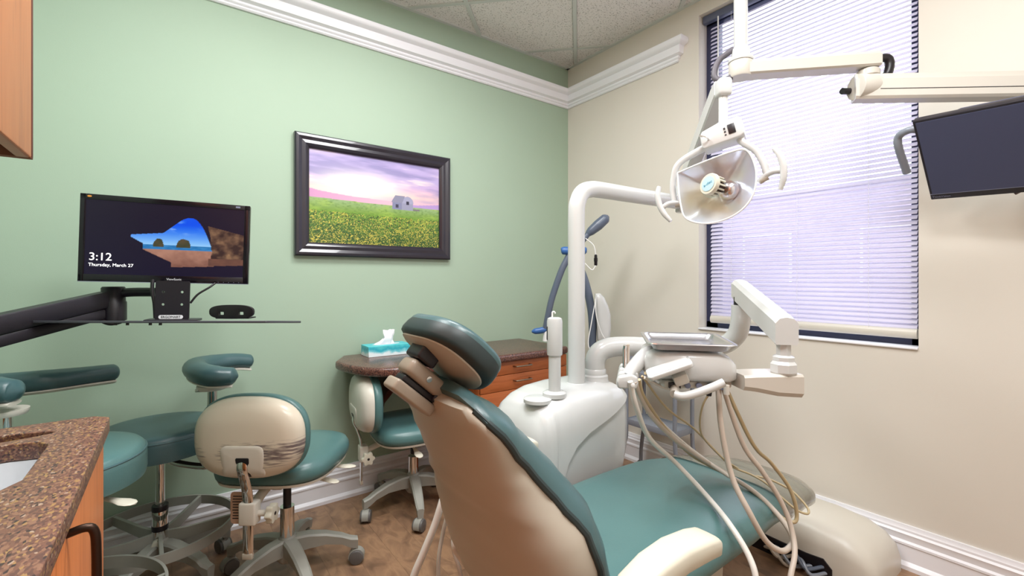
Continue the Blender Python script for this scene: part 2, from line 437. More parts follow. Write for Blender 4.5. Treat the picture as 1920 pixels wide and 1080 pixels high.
for i in range(nsl):
    z = .088 + i * pitch
    if sl is None:
        ang = R(47); ring = []
        prof = [(-.0125, 0), (-.006, .0012), (0, .0016), (.006, .0012), (.0125, 0)]
        up = [(a, b + .0004) for a, b in prof]; dn = [(a, b - .0004) for a, b in prof[::-1]]
        def rt(a, b): return (a * math.cos(ang) - b * math.sin(ang), a * math.sin(ang) + b * math.cos(ang))
        q = MB().loft([[V((rt(a, b)[0], yy, rt(a, b)[1])) for a, b in up + dn] for yy in (-hw, hw)]).build('slat', sm, blind)
        sl = q.data
    else:
        q = bpy.data.objects.new('slat', sl); COL.objects.link(q); q.parent = blind
    q.location = (0, 0, z)
for yy in (hw - .12, 0.0, -hw + .16):
    for xx in (-.013, .013):
        MB().cyl((xx, yy, .06), (xx, yy, BH - .03), .0007, n=6).build('ladder_cord', M['white'], blind)
MB().tube([(-.02, hw - .05, BH - .04), (-.022, hw - .05, BH - .7)], .004, n=8).build('tilt_wand', M['white'], blind)

M['brick'] = mat('pale_facade', (176, 160, 178), .8, var=.12, vs=3)
M['asphalt'] = mat('asphalt_ground', (150, 148, 156), .9, var=.1, vs=2)
struct(MB().box((9.2, -2, -.15), (18, 30, .1)).build('ground', M['asphalt'], smooth=0), 'pale ground outside the window')
bld = thing('building', 'pale building faintly seen through the window blind', 'building', (9, -2, -.1))
MB().box((1.5, 0, 1.6), (3, 16, 3.2)).build('wall', M['brick'], bld, smooth=0)
MB().box((1.5, 0, 3.27), (3.3, 16.3, .14)).build('roof', M['white'], bld, smooth=0)
for k in range(5):
    fr = MB().box((-.02, -5 + k * 2.4, 1.75), (.06, 1.1, 1.2)).build('window', M['white'], bld, smooth=0)
    MB().box((-.05, -5 + k * 2.4, 1.75), (.02, 1.0, 1.1)).build('pane', M['brick'], fr, smooth=0)

# ------------------------------------------------------------------ sink counter and wall cabinet (left edge)
cab = thing('sink_cabinet', 'cherry wood base cabinet under the granite sink counter', 'cabinet', (-2.72, -2.2, 0))
o = (-2.72, -2.2, 0)
MB().box((-2.728, -2.16, .475), (.42, 1.64, .40)).box((-2.728, -1.341, .480), (.44, .018, .78)).box((-2.728, -2.978, .480), (.44, .018, .78)).box((-2.938, -2.16, .480), (.02, 1.62, .78)).build('body', M['wood'], cab, off=o, smooth=0)
MB().box((-2.76, -2.16, .045), (.36, 1.62, .09)).build('plinth', M['black'], cab, off=o)
for k, (ya, yb) in enumerate(((-1.85, -1.335), (-2.42, -1.856), (-2.985, -2.426))):
    d = MB().box((-2.5045, (ya + yb) / 2, .480), (.018, yb - ya, .76)).build('door', M['wood'], cab, off=o, bevel=.002)
    hy = ya + .13 if k == 0 else (ya + yb) / 2
    MB().tube([(-2.497, hy, .85), (-2.478, hy, .853), (-2.470, hy, .846), (-2.468, hy, .82), (-2.468, hy, .755), (-2.470, hy, .729), (-2.478, hy, .722), (-2.497, hy, .725)], .0052, n=12, k=5).build('handle', M['bronze'], d, off=o)
# granite top with sink and oval openings
def ngon_slab(outer, holes, z0, z1):
    bm = bmesh.new()
    def loop(pts):
        vs = [bm.verts.new((x, y, z1)) for x, y in pts]
        return vs, [bm.edges.new((vs[i], vs[(i + 1) % len(vs)])) for i in range(len(vs))]
    loops = [loop(outer)] + [loop(h) for h in holes]
    bmesh.ops.triangle_fill(bm, use_beauty=True, use_dissolve=False, edges=[e for l in loops for e in l[1]])
    bm.verts.index_update()
    top = [[v.index for v in f.verts] for f in bm.faces]
    vs = [v.co.copy() for v in bm.verts]; n = len(vs)
    fs = [tuple(f) for f in top] + [tuple(i + n for i in f)[::-1] for f in top]
    for l in loops:
        idx = [v.index for v in l[0]]
        for i in range(len(idx)):
            a, b = idx[i], idx[(i + 1) % len(idx)]
            fs.append((a, b, b + n, a + n))
    bm.free()
    mb = MB(); mb.v = vs + [V((p.x, p.y, z0)) for p in vs]; mb.f = fs
    return mb
def rrect(x0, x1, y0, y1, r, k=6):
    out = []
    for cx, cy, a in ((x1 - r, y1 - r, 0), (x0 + r, y1 - r, 90), (x0 + r, y0 + r, 180), (x1 - r, y0 + r, 270)):
        for i in range(k + 1):
            t = R(a + 90 * i / k); out.append((cx + r * math.cos(t), cy + r * math.sin(t)))
    return out
outer = rrect(XL + .001, -2.487, -3.02, -1.304, .024, 1)
oval = [(-2.69 + .135 * math.cos(2 * PI * i / 36), -1.385 + .026 * math.sin(2 * PI * i / 36)) for i in range(36)]
sinkh = [(-2.551, -1.463), (-2.551, -1.627), (-2.572, -1.665), (-2.62, -1.69), (-2.80, -1.69), (-2.84, -1.66), (-2.85, -1.62), (-2.85, -1.47), (-2.83, -1.44), (-2.79, -1.43), (-2.60, -1.43), (-2.566, -1.44)]
tag(ngon_slab(outer, [oval, sinkh], .872, .9).build('granite_countertop', M['granite'], None, bevel=.009, seg=4, off=(-2.72, -2.16, .872)), 'speckled brown granite countertop with oval slot and sink cut-out', 'countertop')
cx_, cy_ = -2.70, -1.56
ring = lambda s, z: [V((cx_ + (x - cx_) * s, cy_ + (y - cy_) * s, z)) for x, y in sinkh]
sk = MB().loft([ring(1.06, .871), ring(1.01, .871), ring(1.0, .84), ring(.96, .76), ring(.8, .742), ring(.2, .738)], (False, True))
tag(sk.build('sink_basin', M['porcelain'], None, off=(cx_, cy_, .738), smooth=50), 'white porcelain sink basin set under the granite counter', 'sink')
wc = thing('wall_cabinet', 'cherry wood wall cabinet hanging at the upper left corner', 'cabinet', (-2.77, -2.1, 1.38))
o = (-2.77, -2.1, 1.38)
mb = MB()
mb.box((XL + .012, -2.1, 1.86), (.02, 1.5, .95)).box((-2.77, -1.345, 1.86), (.36, .018, .96)).box((-2.77, -2.86, 1.86), (.36, .018, .96)).box((-2.77, -2.1, 2.33), (.36, 1.5, .02)).box((-2.77, -2.1, 1.415), (.35, 1.5, .018))
mb.build('body', M['cab_in'], wc, off=o, smooth=0)
for k, (ya, yb) in enumerate(((-1.98, -1.352), (-2.60, -1.986))):
    MB().box((-2.599, (ya + yb) / 2, 1.858), (.02, yb - ya, .955)).build('door', M['wood'], wc, off=o, bevel=.0025)
MB().box((-2.598, -1.344, 1.858), (.018, .012, .955)).build('edge_strip', M['wood_dark'], wc, off=o, bevel=.002)
MB().box((-2.6, -2.1, 1.395), (.018, 1.5, .03)).build('light_rail', M['wood_x'], wc, off=o, bevel=.002)

# ------------------------------------------------------------------ corner desk with drawers
DZ = .76
desk = thing('corner_desk', 'cherry drawer desk with dark red granite top by the corner', 'desk', (-1.1, -.25, 0))
o = (-1.1, -.25, 0)
pl = [(-.47, -.012), (-1.66, -.012)]
for i in range(13):
    t = R(90 * i / 12)
    pl.append((-1.50 - .24 * math.cos(t) ** .8 if i < 12 else -1.50, -.16 - .36 * math.sin(t)))
pl += [(-1.3, -.525), (-.66, -.525), (-.60, -.52), (-.475, -.50), (-.465, -.48)]
MB().prism(pl, DZ - .042, DZ).build('desk_top', M['granite2'], desk, off=o, bevel=.014, seg=4)
MB().box((-.793, -.25, .36), (.616, .46, .71)).build('body', M['wood_x'], desk, off=o, bevel=.002)
MB().prism([(-.012, .0), (-.4, .0), (-.38, -.04), (-.12, -.22), (-.07, -.34), (-.012, -.36)], -.02, .02, 'yz', None, (-1.49, 0, .715)).build('support_bracket', M['wood_dark'], desk, off=o, bevel=.004)
def drawer(x0, x1, z0, z1, kind, hx):
    d = MB().box(((x0 + x1) / 2, -.488, (z0 + z1) / 2), (x1 - x0, .018, z1 - z0)).build(kind, M['wood_x'], desk, off=o, bevel=.0015)
    if kind == 'drawer':
        MB().tube([(hx - .055, -.497, (z0 + z1) / 2 + .006), (hx - .055, -.522, (z0 + z1) / 2 + .006), (hx + .055, -.522, (z0 + z1) / 2 + .006), (hx + .055, -.497, (z0 + z1) / 2 + .006)], .0045, n=10, smooth=False).build('handle', M['nickel'], d, off=o)
    else:
        MB().tube([(hx, -.497, z1 - .03), (hx, -.522, z1 - .03), (hx, -.522, z1 - .13), (hx, -.497, z1 - .13)], .0045, n=10, smooth=False).build('handle', M['nickel'], d, off=o)
drawer(-1.099, -.487, .648, .716, 'drawer', -.83)
drawer(-1.099, -.487, .563, .645, 'drawer', -.83)
drawer(-1.099, -.795, .1, .560, 'door', -.83)
drawer(-.792, -.487, .1, .560, 'door', -.757)

tb = thing('tissue_box', 'teal and white tissue box on the granite desk', 'tissue box', (-1.46, -.115, DZ))
def tb_mat():
    m = mat('tissue_box_print', (70, 185, 200), .4); t = NT(m)
    tc = t.add('ShaderNodeTexCoord'); n = t.add('ShaderNodeTexNoise'); n.inputs['Scale'].default_value = 26; n.inputs['Detail'].default_value = 3
    sp = t.add('ShaderNodeSeparateXYZ'); t.link(tc.outputs['Object'], sp.inputs[0]); t.link(tc.outputs['Object'], n.inputs['Vector'])
    a = t.add('ShaderNodeMath', operation='MULTIPLY_ADD'); a.inputs[1].default_value = .06; t.link(n.outputs[0], a.inputs[0]); t.link(sp.outputs['Z'], a.inputs[2])
    r = t.add('ShaderNodeValToRGB'); e = r.color_ramp.elements
    e[0].position = .042; e[0].color = (*srgb((226, 240, 244)), 1); e[1].position = .055; e[1].color = (*srgb((120, 205, 216)), 1)
    x = e.new(.068); x.color = (*srgb((34, 168, 190)), 1); x = e.new(.085); x.color = (*srgb((84, 200, 208)), 1)
    t.link(a.outputs[0], r.inputs[0]); t.link(r.outputs[0], t.b.inputs['Base Color'])
    return m
MB().box((0, 0, .028), (.232, .115, .056)).build('carton', tb_mat(), tb, bevel=.0015, seg=1)
MB().prism(sup(.075, .022, 2), .0562, .0566).build('opening', M['txt_w'], tb)
rings = []
for k, (sx, sy, z, ox) in enumerate(((.05, .004, .056, -.01), (.032, .012, .07, .0), (.024, .018, .09, .012), (.028, .010, .108, .014), (.030, .004, .128, .016))):
    rings.append([V((ox + sx * math.cos(a) * (1 + .18 * math.sin(5 * a + k)), sy * math.sin(a) * (1 + .3 * math.cos(4 * a + 2 * k)), z + .006 * math.sin(3 * a + k))) for a in [2 * PI * i / 28 for i in range(28)]])
MB().loft(rings).build('tissue', M['tissue'], tb, smooth=60)

# ------------------------------------------------------------------ framed landscape
def hsh(i, j, s=0):
    n = math.sin(i * 127.1 + j * 311.7 + s * 74.7) * 43758.5453; return n - math.floor(n)
def vnoise(x, y, s=0):
    i, j = math.floor(x), math.floor(y); fx, fy = x - i, y - j
    fx = fx * fx * (3 - 2 * fx); fy = fy * fy * (3 - 2 * fy)
    a = hsh(i, j, s) + (hsh(i + 1, j, s) - hsh(i, j, s)) * fx; b = hsh(i, j + 1, s) + (hsh(i + 1, j + 1, s) - hsh(i, j + 1, s)) * fx
    return a + (b - a) * fy
def fbm(x, y, s=0, o=4): return sum(vnoise(x * 2 ** k, y * 2 ** k, s + k) / 2 ** (k + 1) for k in range(o)) / (1 - .5 ** o)
def lerp(a, b, t): t = max(0, min(1, t)); return tuple(p + (q - p) * t for p, q in zip(a, b))
def print_mat(name, rough, emit=0, spec=.5):
    m = bpy.data.materials.new(name); m.use_nodes = True; t = NT(m)
    c = t.add('ShaderNodeVertexColor', layer_name='print'); t.b.inputs['Roughness'].default_value = rough; t.b.inputs['Specular IOR Level'].default_value = spec
    if emit:
        t.b.inputs['Base Color'].default_value = (.004, .004, .006, 1)
        t.link(c.outputs[0], t.b.inputs['Emission Color']); t.b.inputs['Emission Strength'].default_value = emit
    else: t.link(c.outputs[0], t.b.inputs['Base Color'])
    return m
def printed(name, parent, o, ex, ey, nx, ny, fn, m):
    """flat print: a grid whose colours come from fn(u, v), u to the right, v upward"""
    o, ex, ey = V(o), V(ex), V(ey)
    vs = [o + ex * (i / nx) + ey * (j / ny) for j in range(ny + 1) for i in range(nx + 1)]
    fs = [(j * (nx + 1) + i, j * (nx + 1) + i + 1, (j + 1) * (nx + 1) + i + 1, (j + 1) * (nx + 1) + i) for j in range(ny) for i in range(nx)]
    me = bpy.data.meshes.new(name); me.from_pydata(vs, [], fs)
    ca = me.color_attributes.new('print', 'FLOAT_COLOR', 'POINT')
    data = []
    for j in range(ny + 1):
        for i in range(nx + 1): data += [*srgb(fn(i / nx, j / ny)), 1]
    ca.data.foreach_set('color', data)
    me.materials.append(m)
    q = bpy.data.objects.new(name, me); COL.objects.link(q); q.parent = parent
    return q
def field(u, v):
    hz = .49 - .015 * math.sin(u * 2.2)
    if v > hz:
        s = (v - hz) / (1 - hz)
        c = lerp((232, 176, 206), (186, 170, 216), s * 1.6)
        glow = math.exp(-((u - .36) / .24) ** 2 - ((s - .38) / .22) ** 2)
        c = lerp(c, (255, 214, 196), max(0, .8 - abs(s - .22) * 3.4))
        cl = fbm(u * 3.2 + s * .6, s * 7, 3); c = lerp(c, (150, 142, 190), (cl - .48) * 4.5 * min(1, s * 2.2))
        c = lerp(c, (255, 240, 226), (.43 - cl) * 4.5 * min(1, s * 2)); c = lerp(c, (255, 246, 236), glow * 1.5)
        mt = .10 + .10 * max(0, (.32 - u)) * 3.2 * fbm(u * 7, .5, 8)
        if s < mt: c = lerp((208, 150, 192), (236, 186, 200), u * 1.6)
        if s < .06 + .07 * max(0, u - .8) * 4 and u > .66: c = (178, 150, 206)
    else:
        s = v / hz
        n = fbm(u * 60, v * 90, 5, 3); n2 = fbm(u * 9, v * 16, 9, 3)
        c = lerp((150, 176, 128), (118, 152, 66), (1 - s) * 4) if s > .75 else lerp((118, 156, 62), (60, 92, 46), (.75 - s) * 1.5)
        c = lerp(c, (168, 196, 84), (n2 - .45) * 2 * s)
        if s < .72:
            dots = hsh(int(u * 210 + 3 * n), int(v * 140 + 2 * n2), 2)
            if dots > .93 - .34 * n2 * (1 - .5 * s): c = lerp((176, 164, 60), (226, 208, 104), hsh(int(u * 210), int(v * 140), 5))
            elif dots < .32: c = lerp((40, 62, 38), (64, 92, 48), n)
        c = lerp(c, (70, 110, 44), (n - .5) * 1.2)
    # small grey barn at the horizon
    bx, by = (u - .60) / .24, (v - .435) / .17
    if 0 < bx < .72 and 0 < by < .5: c = (150, 150, 176) if bx > .33 else (130, 132, 164)
    if .33 < bx < .73 and .5 <= by < .5 + .48 * math.sqrt(max(0, 1 - ((bx - .53) / .2) ** 2)): c = (160, 160, 188)
    if 0 <= bx + .02 < .36 + .2 * max(0, by - .5) and .5 <= by < .98 and bx > (by - .5) * .28 - .03: c = (138, 138, 162)
    if .72 < bx < .95 and 0 < by < .14: c = (120, 112, 120)
    if .48 < bx < .57 and .4 < by < .62: c = (52, 52, 72)
    if .12 < bx < .22 and .12 < by < .36: c = (66, 64, 84)
    return c
pic = thing('framed_picture', 'black framed print of a grey barn in a flowering meadow', 'picture', (-1.458, -.002, 1.285))
PX0, PX1, PZ0, PZ1 = -.440, .440, 0, .622
fp = [(0, 0), (0, .026), (.006, .032), (.018, .034), (.034, .027), (.050, .030), (.060, .026), (.070, .016), (.070, .006)]
cs = [(PX0, PZ0, 1, 1), (PX1, PZ0, -1, 1), (PX1, PZ1, -1, -1), (PX0, PZ1, 1, -1)]
rails = []
for k in range(4):
    rr = []
    for (cx, cz, sx, sz) in (cs[k], cs[(k + 1) % 4]):
        rr.append([V((cx + sx * a, -b, cz + sz * a)) for a, b in fp])
    MB().loft(rr).build('frame_rail', M['frame'], pic, smooth=30)
printed('print', pic, (PX0 + .068, -.008, PZ0 + .068), (PX1 - PX0 - .136, 0, 0), (0, 0, PZ1 - PZ0 - .136), 300, 200, field, print_mat('glossy_print', .25))
MB().box((0, -.003, (PZ0 + PZ1) / 2), (PX1 - PX0 - .02, .004, PZ1 - PZ0 - .02)).build('backing', M['black'], pic, smooth=0)


# ------------------------------------------------------------------ stools
def star_base(t, r, rot0, hubr=.04):
    MB().lathe([(.03, .075), (hubr, .09), (hubr, .15), (hubr - .008, .166), (.026, .172)], n=28).build('base_hub', M['greybase'], t)
    for k in range(5):
        a = rot0 + k * 2 * PI / 5; ca, sa = math.cos(a), math.sin(a)
        rings = []
        for s, zt, h, wd in ((.02, .166, .062, .052), (.075, .165, .055, .050), (.14, .152, .042, .046), (.20, .130, .036, .042), (r - .012, .112, .04, .038), (r + .016, .104, .044, .032)):
            m = rotm('Z', math.degrees(a))
            rings.append([m @ V(p) for p in ((s, -wd / 2, zt - .006), (s, -wd / 2 + .007, zt), (s, wd / 2 - .007, zt), (s, wd / 2, zt - .006), (s, wd / 2 - .004, zt - h), (s, -wd / 2 + .004, zt - h))])
        MB().loft(rings).build('base_leg', M['greybase'], t, smooth=30)
        sw = random.uniform(0, 2 * PI); c = V((ca * r, sa * r, 0)); ax = V((math.cos(sw), math.sin(sw), 0)); fw = V((-ax.y, ax.x, 0))
        ce = c + fw * .012 + V((0, 0, .029))
        hood = MB(); ring = []
        hood.cyl(c + V((0, 0, .045)), c + V((0, 0, .075)), .009, n=12)
        prof = [(.0315 * math.cos(R(q)), .0315 * math.sin(R(q))) for q in range(-20, 201, 20)] + [(-.012, -.006), (.012, -.006)]
        hood.loft([[ce + ax * s_ + fw * a_ + V((0, 0, b_)) for a_, b_ in prof] for s_ in (-.015, .015)])
        cs_ = hood.build('caster', M['greybase'], t, smooth=40)
        for s_ in (-1, 1):
            MB().cyl(ce + ax * s_ * .012, ce + ax * s_ * .024, .029, .027, n=24).build('caster_wheel', M['wheel'], cs_, bevel=.002)

def lever(t, p0, p1, wid=.019):
    p0, p1 = V(p0), V(p1); d = (p1 - p0); L = d.length; d.normalize(); s = d.cross(V((0, 0, 1))).normalized(); n = s.cross(d)
    rings = []
    for q, ww, th in ((0, .007, .006), (.45, .007, .006), (.62, .012, .005), (.78, wid, .0035), (.9, wid * .92, .0035), (.97, wid * .6, .003), (1, wid * .2, .002)):
        c = p0 + d * L * q
        rings.append([c + s * ww * math.cos(a) + n * th * math.sin(a) for a in [2 * PI * i / 14 for i in range(14)]])
    MB().loft(rings).build('lever', M['arm_cream'], t)

def saddle_stool(label, loc, face, dz, rot0, scuffed, tagged):
    t = thing('operator_stool', label, 'stool', (*loc, 0), face, 'operator stools with cream backs')
    star_base(t, .245, rot0)
    MB().cyl((0, 0, .15), (0, 0, .285 + dz * .4), .0255).build('column_sleeve', M['chrome'], t)
    MB().cyl((0, 0, .27), (0, 0, .44 + dz), .0145).build('gas_piston', M['black'], t)
    # seat: waterfall cushion on a thin pan
    out = []
    for a, b in sup(.212, .212, 3.5, 56):
        q = (a / .212 + 1) / 2
        out.append((a, b * (1.0 - .03 * (1 - q) ** 2 - .05 * q ** 3)))
    z0 = .448 + dz
    MB().pad(out, [(.80, -.008), (.95, -.006), (.965, .004)], c=(0, 0, z0)).build('seat_pan', M['bone'], t)
    MB().pad(out, [(.94, .004), (.985, .012), (1.0, .028), (.99, .046), (.95, .062), (.86, .072), (.6, .077), (.3, .074), (.02, .073)], c=(0, 0, z0)).build('seat', M['teal'], t, smooth=70)
    MB().box((-.05, 0, z0 - .022), (.2, .11, .026)).build('mechanism', M['bone_dk'], t, bevel=.006)
    lever(t, (.03, -.06, z0 - .02), (.065, -.245, z0 - .035)); lever(t, (-.04, -.06, z0 - .024), (-.035, -.215, z0 - .055))
    # back support
    mb = MB(); mb.tube([(-.1, 0, z0 - .022), (-.17, 0, z0 - .03), (-.235, 0, z0 - .05)], .018, flat=.7, up=(0, 0, 1)); mb.build('back_arm', M['bone'], t)
    MB().box((-.252, 0, z0 - .06), (.04, .056, .075)).build('bracket', M['bone'], t, bevel=.006, seg=3)
    MB().cyl((-.245, -.02, z0 - .066), (-.245, -.062, z0 - .066), .010).build('knob_stem', M['bone'], t)
    kn = [((.028 + .004 * math.cos(6 * a)) * math.cos(a), (.028 + .004 * math.cos(6 * a)) * math.sin(a)) for a in [2 * PI * i / 48 for i in range(48)]]
    k_ = MB().prism(kn, -.082, -.06, 'xz', None, (-.245, 0, z0 - .066)).build('knob', M['arm_cream'], t, bevel=.002)
    MB().cyl((-.245, -.0825, z0 - .066), (-.245, -.0815, z0 - .066), .006, n=14).build('knob_hole', M['black'], k_)
    MB().tube([(-.262, 0, z0 - .205), (-.262, 0, z0 - .02), (-.278, 0, z0 + .05), (-.298, -.002, z0 + .10), (-.294, -.002, z0 + .135)], .0185, n=12, k=6, flat=.34, up=(1, 0, 0)).build('back_bar', M['chrome'], t, bevel=.004)
    MB().box((-.262, 0, z0 - .2), (.014, .034, .02)).build('bar_end_cap', M['bone_dk'], t, bevel=.003)
    zc = z0 + .19
    m = frame((0, 1, 0), (0, 0, 1), (1, 0, 0))          # outline a -> y, b -> z, height -> +x
    eo = sup(.182, .135, 2.6, 56)
    MB().pad([(a * 1.035, b * 1.045) for a, b in eo], [(.97, -.012), (1, -.004), (1.0, .006), (.985, .018), (.92, .028), (.75, .034), (.4, .037), (.02, .037)], m, (-.228, 0, zc)).build('back_cushion', M['teal'], t, smooth=70)
    sh = MB().pad(eo, [(.97, -.004), (1, -.010), (.995, -.022), (.96, -.040), (.88, -.055), (.7, -.066), (.4, -.071), (.02, -.072)], m, (-.228, 0, zc)).build('back_shell', M['scuff'] if scuffed else M['bone'], t, smooth=70)
    DP = [(0, .072), (.02, .072), (.4, .071), (.7, .066), (.88, .055), (.96, .040), (.995, .022), (1, .010)]
    def dome(yy, zz_):
        q = ((abs(yy) / .182) ** 2.6 + (abs(zz_) / .135) ** 2.6) ** (1 / 2.6)
        for (q0, d0), (q1, d1) in zip(DP, DP[1:]):
            if q <= q1: return d0 + (d1 - d0) * (q - q0) / (q1 - q0)
        return .010
    def patch(y0, y1, zlo, zhi, r_, lift, nm, m_, par):
        rings = []
        for sc in (1.0, 1.0, .97, .8, .5, .05):
            lf = -.004 if not rings else (lift if len(rings) > 1 else lift * .5)
            ring_ = []
            for (yy, zz_) in rrect(y0, y1, zlo, zhi, r_, 5):
                cy_, cz_0 = (y0 + y1) / 2, (zlo + zhi) / 2
                yy, zz_ = cy_ + (yy - cy_) * sc, cz_0 + (zz_ - cz_0) * sc
                ring_.append(V((-.228 - dome(yy, zz_) - lf, yy, zc + zz_)))
            rings.append(ring_)
        return MB().loft(rings).build(nm, m_, par, smooth=50)
    patch(-.072, .068, -.122, -.012, .02, .003, 'bar_cover', M['bone'], sh)
    patch(-.026, .018, -.118, -.05, .004, .0042, 'bar_slot', M['black'], sh)
    if tagged:
        tg = MB().prism(rrect(.03, .095, z0 - .125, z0 - .015, .012, 3), -.203, -.202, 'yz').build('care_tag', M['paper'], t, smooth=0)
        mb = MB()
        for i in range(9): mb.box((-.2035, .062 + (i % 3) * .001, z0 - .03 - i * .0095), (.0006, .048, .0032))
        tag(mb.build('tag_print', M['txt_k'], tg, smooth=0), None, kind='stuff')
    return t
saddle_stool('teal operator stool with scuffed cream back seen from behind, paper tag underneath', (-2.03, -.556), R(53), 0, R(53 - 46), True, True)
saddle_stool('teal operator stool tucked under the granite desk, seen side on', (-1.392, -.312), R(-6), -.068, R(-101), False, False)

def assistant_stool(label, loc, zs, pad_pts, post, rot0, lev, zr):
    t = thing('assistant_stool', label, 'stool', (*loc, 0), 0, 'assistant stools with foot rings')
    lo = V((*loc, 0))
    star_base(t, .232, rot0)
    MB().cyl((0, 0, .15), (0, 0, zs - .12), .0155).build('column', M['chrome'], t)
    MB().lathe([(.024, .15), (.0255, .155), (.0255, .285), (.024, .29)]).build('column_sleeve', M['chrome'], t)
    for z in (.215, .29):
        MB().lathe([(.0262, z - .011), (.0268, z - .009), (.0268, z + .007), (.0262, z + .009)]).build('black_band', M['black'], t)
    # foot ring: flat hoop with five spokes
    rr = .245; hoop = [(rr - .004, zr - .018), (rr + .004, zr - .018), (rr + .004, zr + .019), (rr - .004, zr + .019)]
    n = 72
    MB().loft([[V((q * math.cos(2 * PI * i / n), q * math.sin(2 * PI * i / n), z)) for q, z in hoop] for i in range(n + 1)], (False, False)).build('foot_ring', M['greybase'], t, smooth=30)
    for k in range(5):
        m = rotm('Z', math.degrees(rot0) + 36 + 72 * k)
        MB().loft([[m @ V(p) for p in ((s, -.006, z + h / 2), (s, .006, z + h / 2), (s, .006, z - h / 2), (s, -.006, z - h / 2))] for s, z, h in ((.02, zr - .031, .05), (.09, zr - .025, .042), (rr - .004, zr, .034))]).build('ring_spoke', M['greybase'], t, smooth=0)
    kd = V((-.2, -1, 0)).normalized()
    MB().cyl(kd * .03 + V((0, 0, zr - .038)), kd * .052 + V((0, 0, zr - .038)), .020, .018, n=8).build('ring_knob', M['arm_cream'], t, bevel=.003)
    o48 = sup(.2, .2, 2, 56)
    MB().pad(o48, [(.9, 0), (.985, .004), (1.0, .018), (1.0, .06), (.995, .072), (.985, .076)], c=(0, 0, zs - .10)).build('seat', M['teal_dk'] if zs < .62 else M['teal'], t, smooth=60)
    s_ = MB().pad(o48, [(.985, .074), (.97, .084), (.93, .092), (.8, .097), (.5, .0995), (.02, .1)], c=(0, 0, zs - .10)).build('seat_top', M['teal_dk'] if zs < .62 else M['teal'], t, smooth=60)
    MB().loft([[V(((.2 * .985 + .0035 * math.cos(b)) * math.cos(a), (.2 * .985 + .0035 * math.cos(b)) * math.sin(a), zs - .025 + .0035 * math.sin(b))) for b in [2 * PI * j / 8 for j in range(8)]] for a in [2 * PI * i / 72 for i in range(73)]], (False, False)).build('seam_piping', M['teal_dk'], t)
    MB().lathe([(.02, zs - .125), (.10, zs - .115), (.15, zs - .101), (.02, zs - .1)]).build('seat_plate', M['blackm'], t)
    lever(t, (lev[0] * .1, lev[1] * .1, zs - .115), (lev[0] * .24, lev[1] * .24, zs - .13))
    P = [V(p) - lo for p in pad_pts]; pz = sum(p.z for p in P) / len(P)
    po = V((*post, 0)) - lo; po.z = 0
    d = po.normalized()
    MB().tube([V((0, 0, zs - .135)) + d * .02, V((0, 0, zs - .15)) + d * .10, V((0, 0, zs - .152)) + d * .20, po + V((0, 0, zs - .135)) - d * .03, po + V((0, 0, zs - .09)), po + V((0, 0, zs - .04))], .0125, n=14).build('arm_bar', M['chrome'], t)
    MB().cyl(po + V((0, 0, zs - .06)), po + V((0, 0, pz - .055)), .0165).build('arm_post', M['chrome'], t)
    MB().lathe([(.02, 0), (.045, .004), (.05, .012), (.05, .02)], po + V((0, 0, pz - .064))).build('arm_bracket', M['bone'], t)
    MB().box(po + V((-.03, -.02, pz - .056)), (.05, .012, .012), rotm('Z', -30)).build('arm_latch', M['chrome'], t, bevel=.002)
    n_ = len(P)
    r1 = [.030] + [.047] * 2 + [.041] * (n_ - 4) + [.037, .022]
    # rounded ends
    e0 = P[0] + (P[0] - P[1]).normalized() * .018; e1 = P[-1] + (P[-1] - P[-2]).normalized() * .016
    MB().tube([e0] + P + [e1], [.006, .036, .045] + [.043] * (n_ - 4) + [.037, .034, .006], n=18, k=7, flat=.86).build('arm_pad', M['teal_dk'], t, smooth=70)
    under = [p + V((0, 0, -.034)) for p in P]
    MB().tube(under, .031, n=10, k=6, flat=.22).build('arm_pad_plate', M['bone'], t)
    return t
pad2 = [(-2.211, -0.543, 0.81), (-2.266, -0.527, 0.813), (-2.307, -0.434, 0.818), (-2.312, -0.294, 0.817), (-2.254, -0.222, 0.813), (-2.17, -0.19, 0.812), (-2.113, -0.18, 0.802)]
pad1 = [(-2.743, -0.646, 0.853), (-2.785, -0.627, 0.856), (-2.847, -0.518, 0.851), (-2.871, -0.411, 0.84), (-2.827, -0.371, 0.83), (-2.73, -0.381, 0.831), (-2.645, -0.345, 0.83), (-2.561, -0.307, 0.828)]
assistant_stool('round teal stool with foot ring, standing between the counter and the scuffed stool', (-2.426, -.285), .612, pad2, (-2.268, -.451), R(20), (.9, -.3), .203)
assistant_stool('round teal stool half hidden behind the granite sink counter', (-2.647, -.790), .706, pad1, (-2.771, -.60), R(40), (.75, -.66), .262)

# ------------------------------------------------------------------ dental chair
CY = -1.665
ch = thing('dental_chair', 'teal and beige dental chair with headrest in the foreground', 'dental chair', (-1.25, CY, 0))
O = (-1.25, CY, 0)
def interp(tab, z):
    tab = sorted(tab)
    if z <= tab[0][0]: return tab[0][1]
    for (a, p), (b, q) in zip(tab, tab[1:]):
        if z <= b:
            t = (z - a) / (b - a); t2 = t * t * (3 - 2 * t) * .5 + t * .5
            return p + (q - p) * t2
    return tab[-1][1]
SX = [(.36, -1.66), (.45, -1.70), (.53, -1.725), (.61, -1.747), (.69, -1.772), (.75, -1.814), (.80, -1.853), (.86, -1.902), (.93, -1.958)]
SWd = [(.36, .22), (.45, .243), (.55, .25), (.62, .25), (.68, .242), (.72, .218), (.76, .195), (.82, .178), (.88, .178), (.915, .165), (.93, .14)]
SD = [(.36, .09), (.45, .115), (.55, .125), (.65, .125), (.72, .115), (.80, .085), (.88, .05), (.93, .018)]
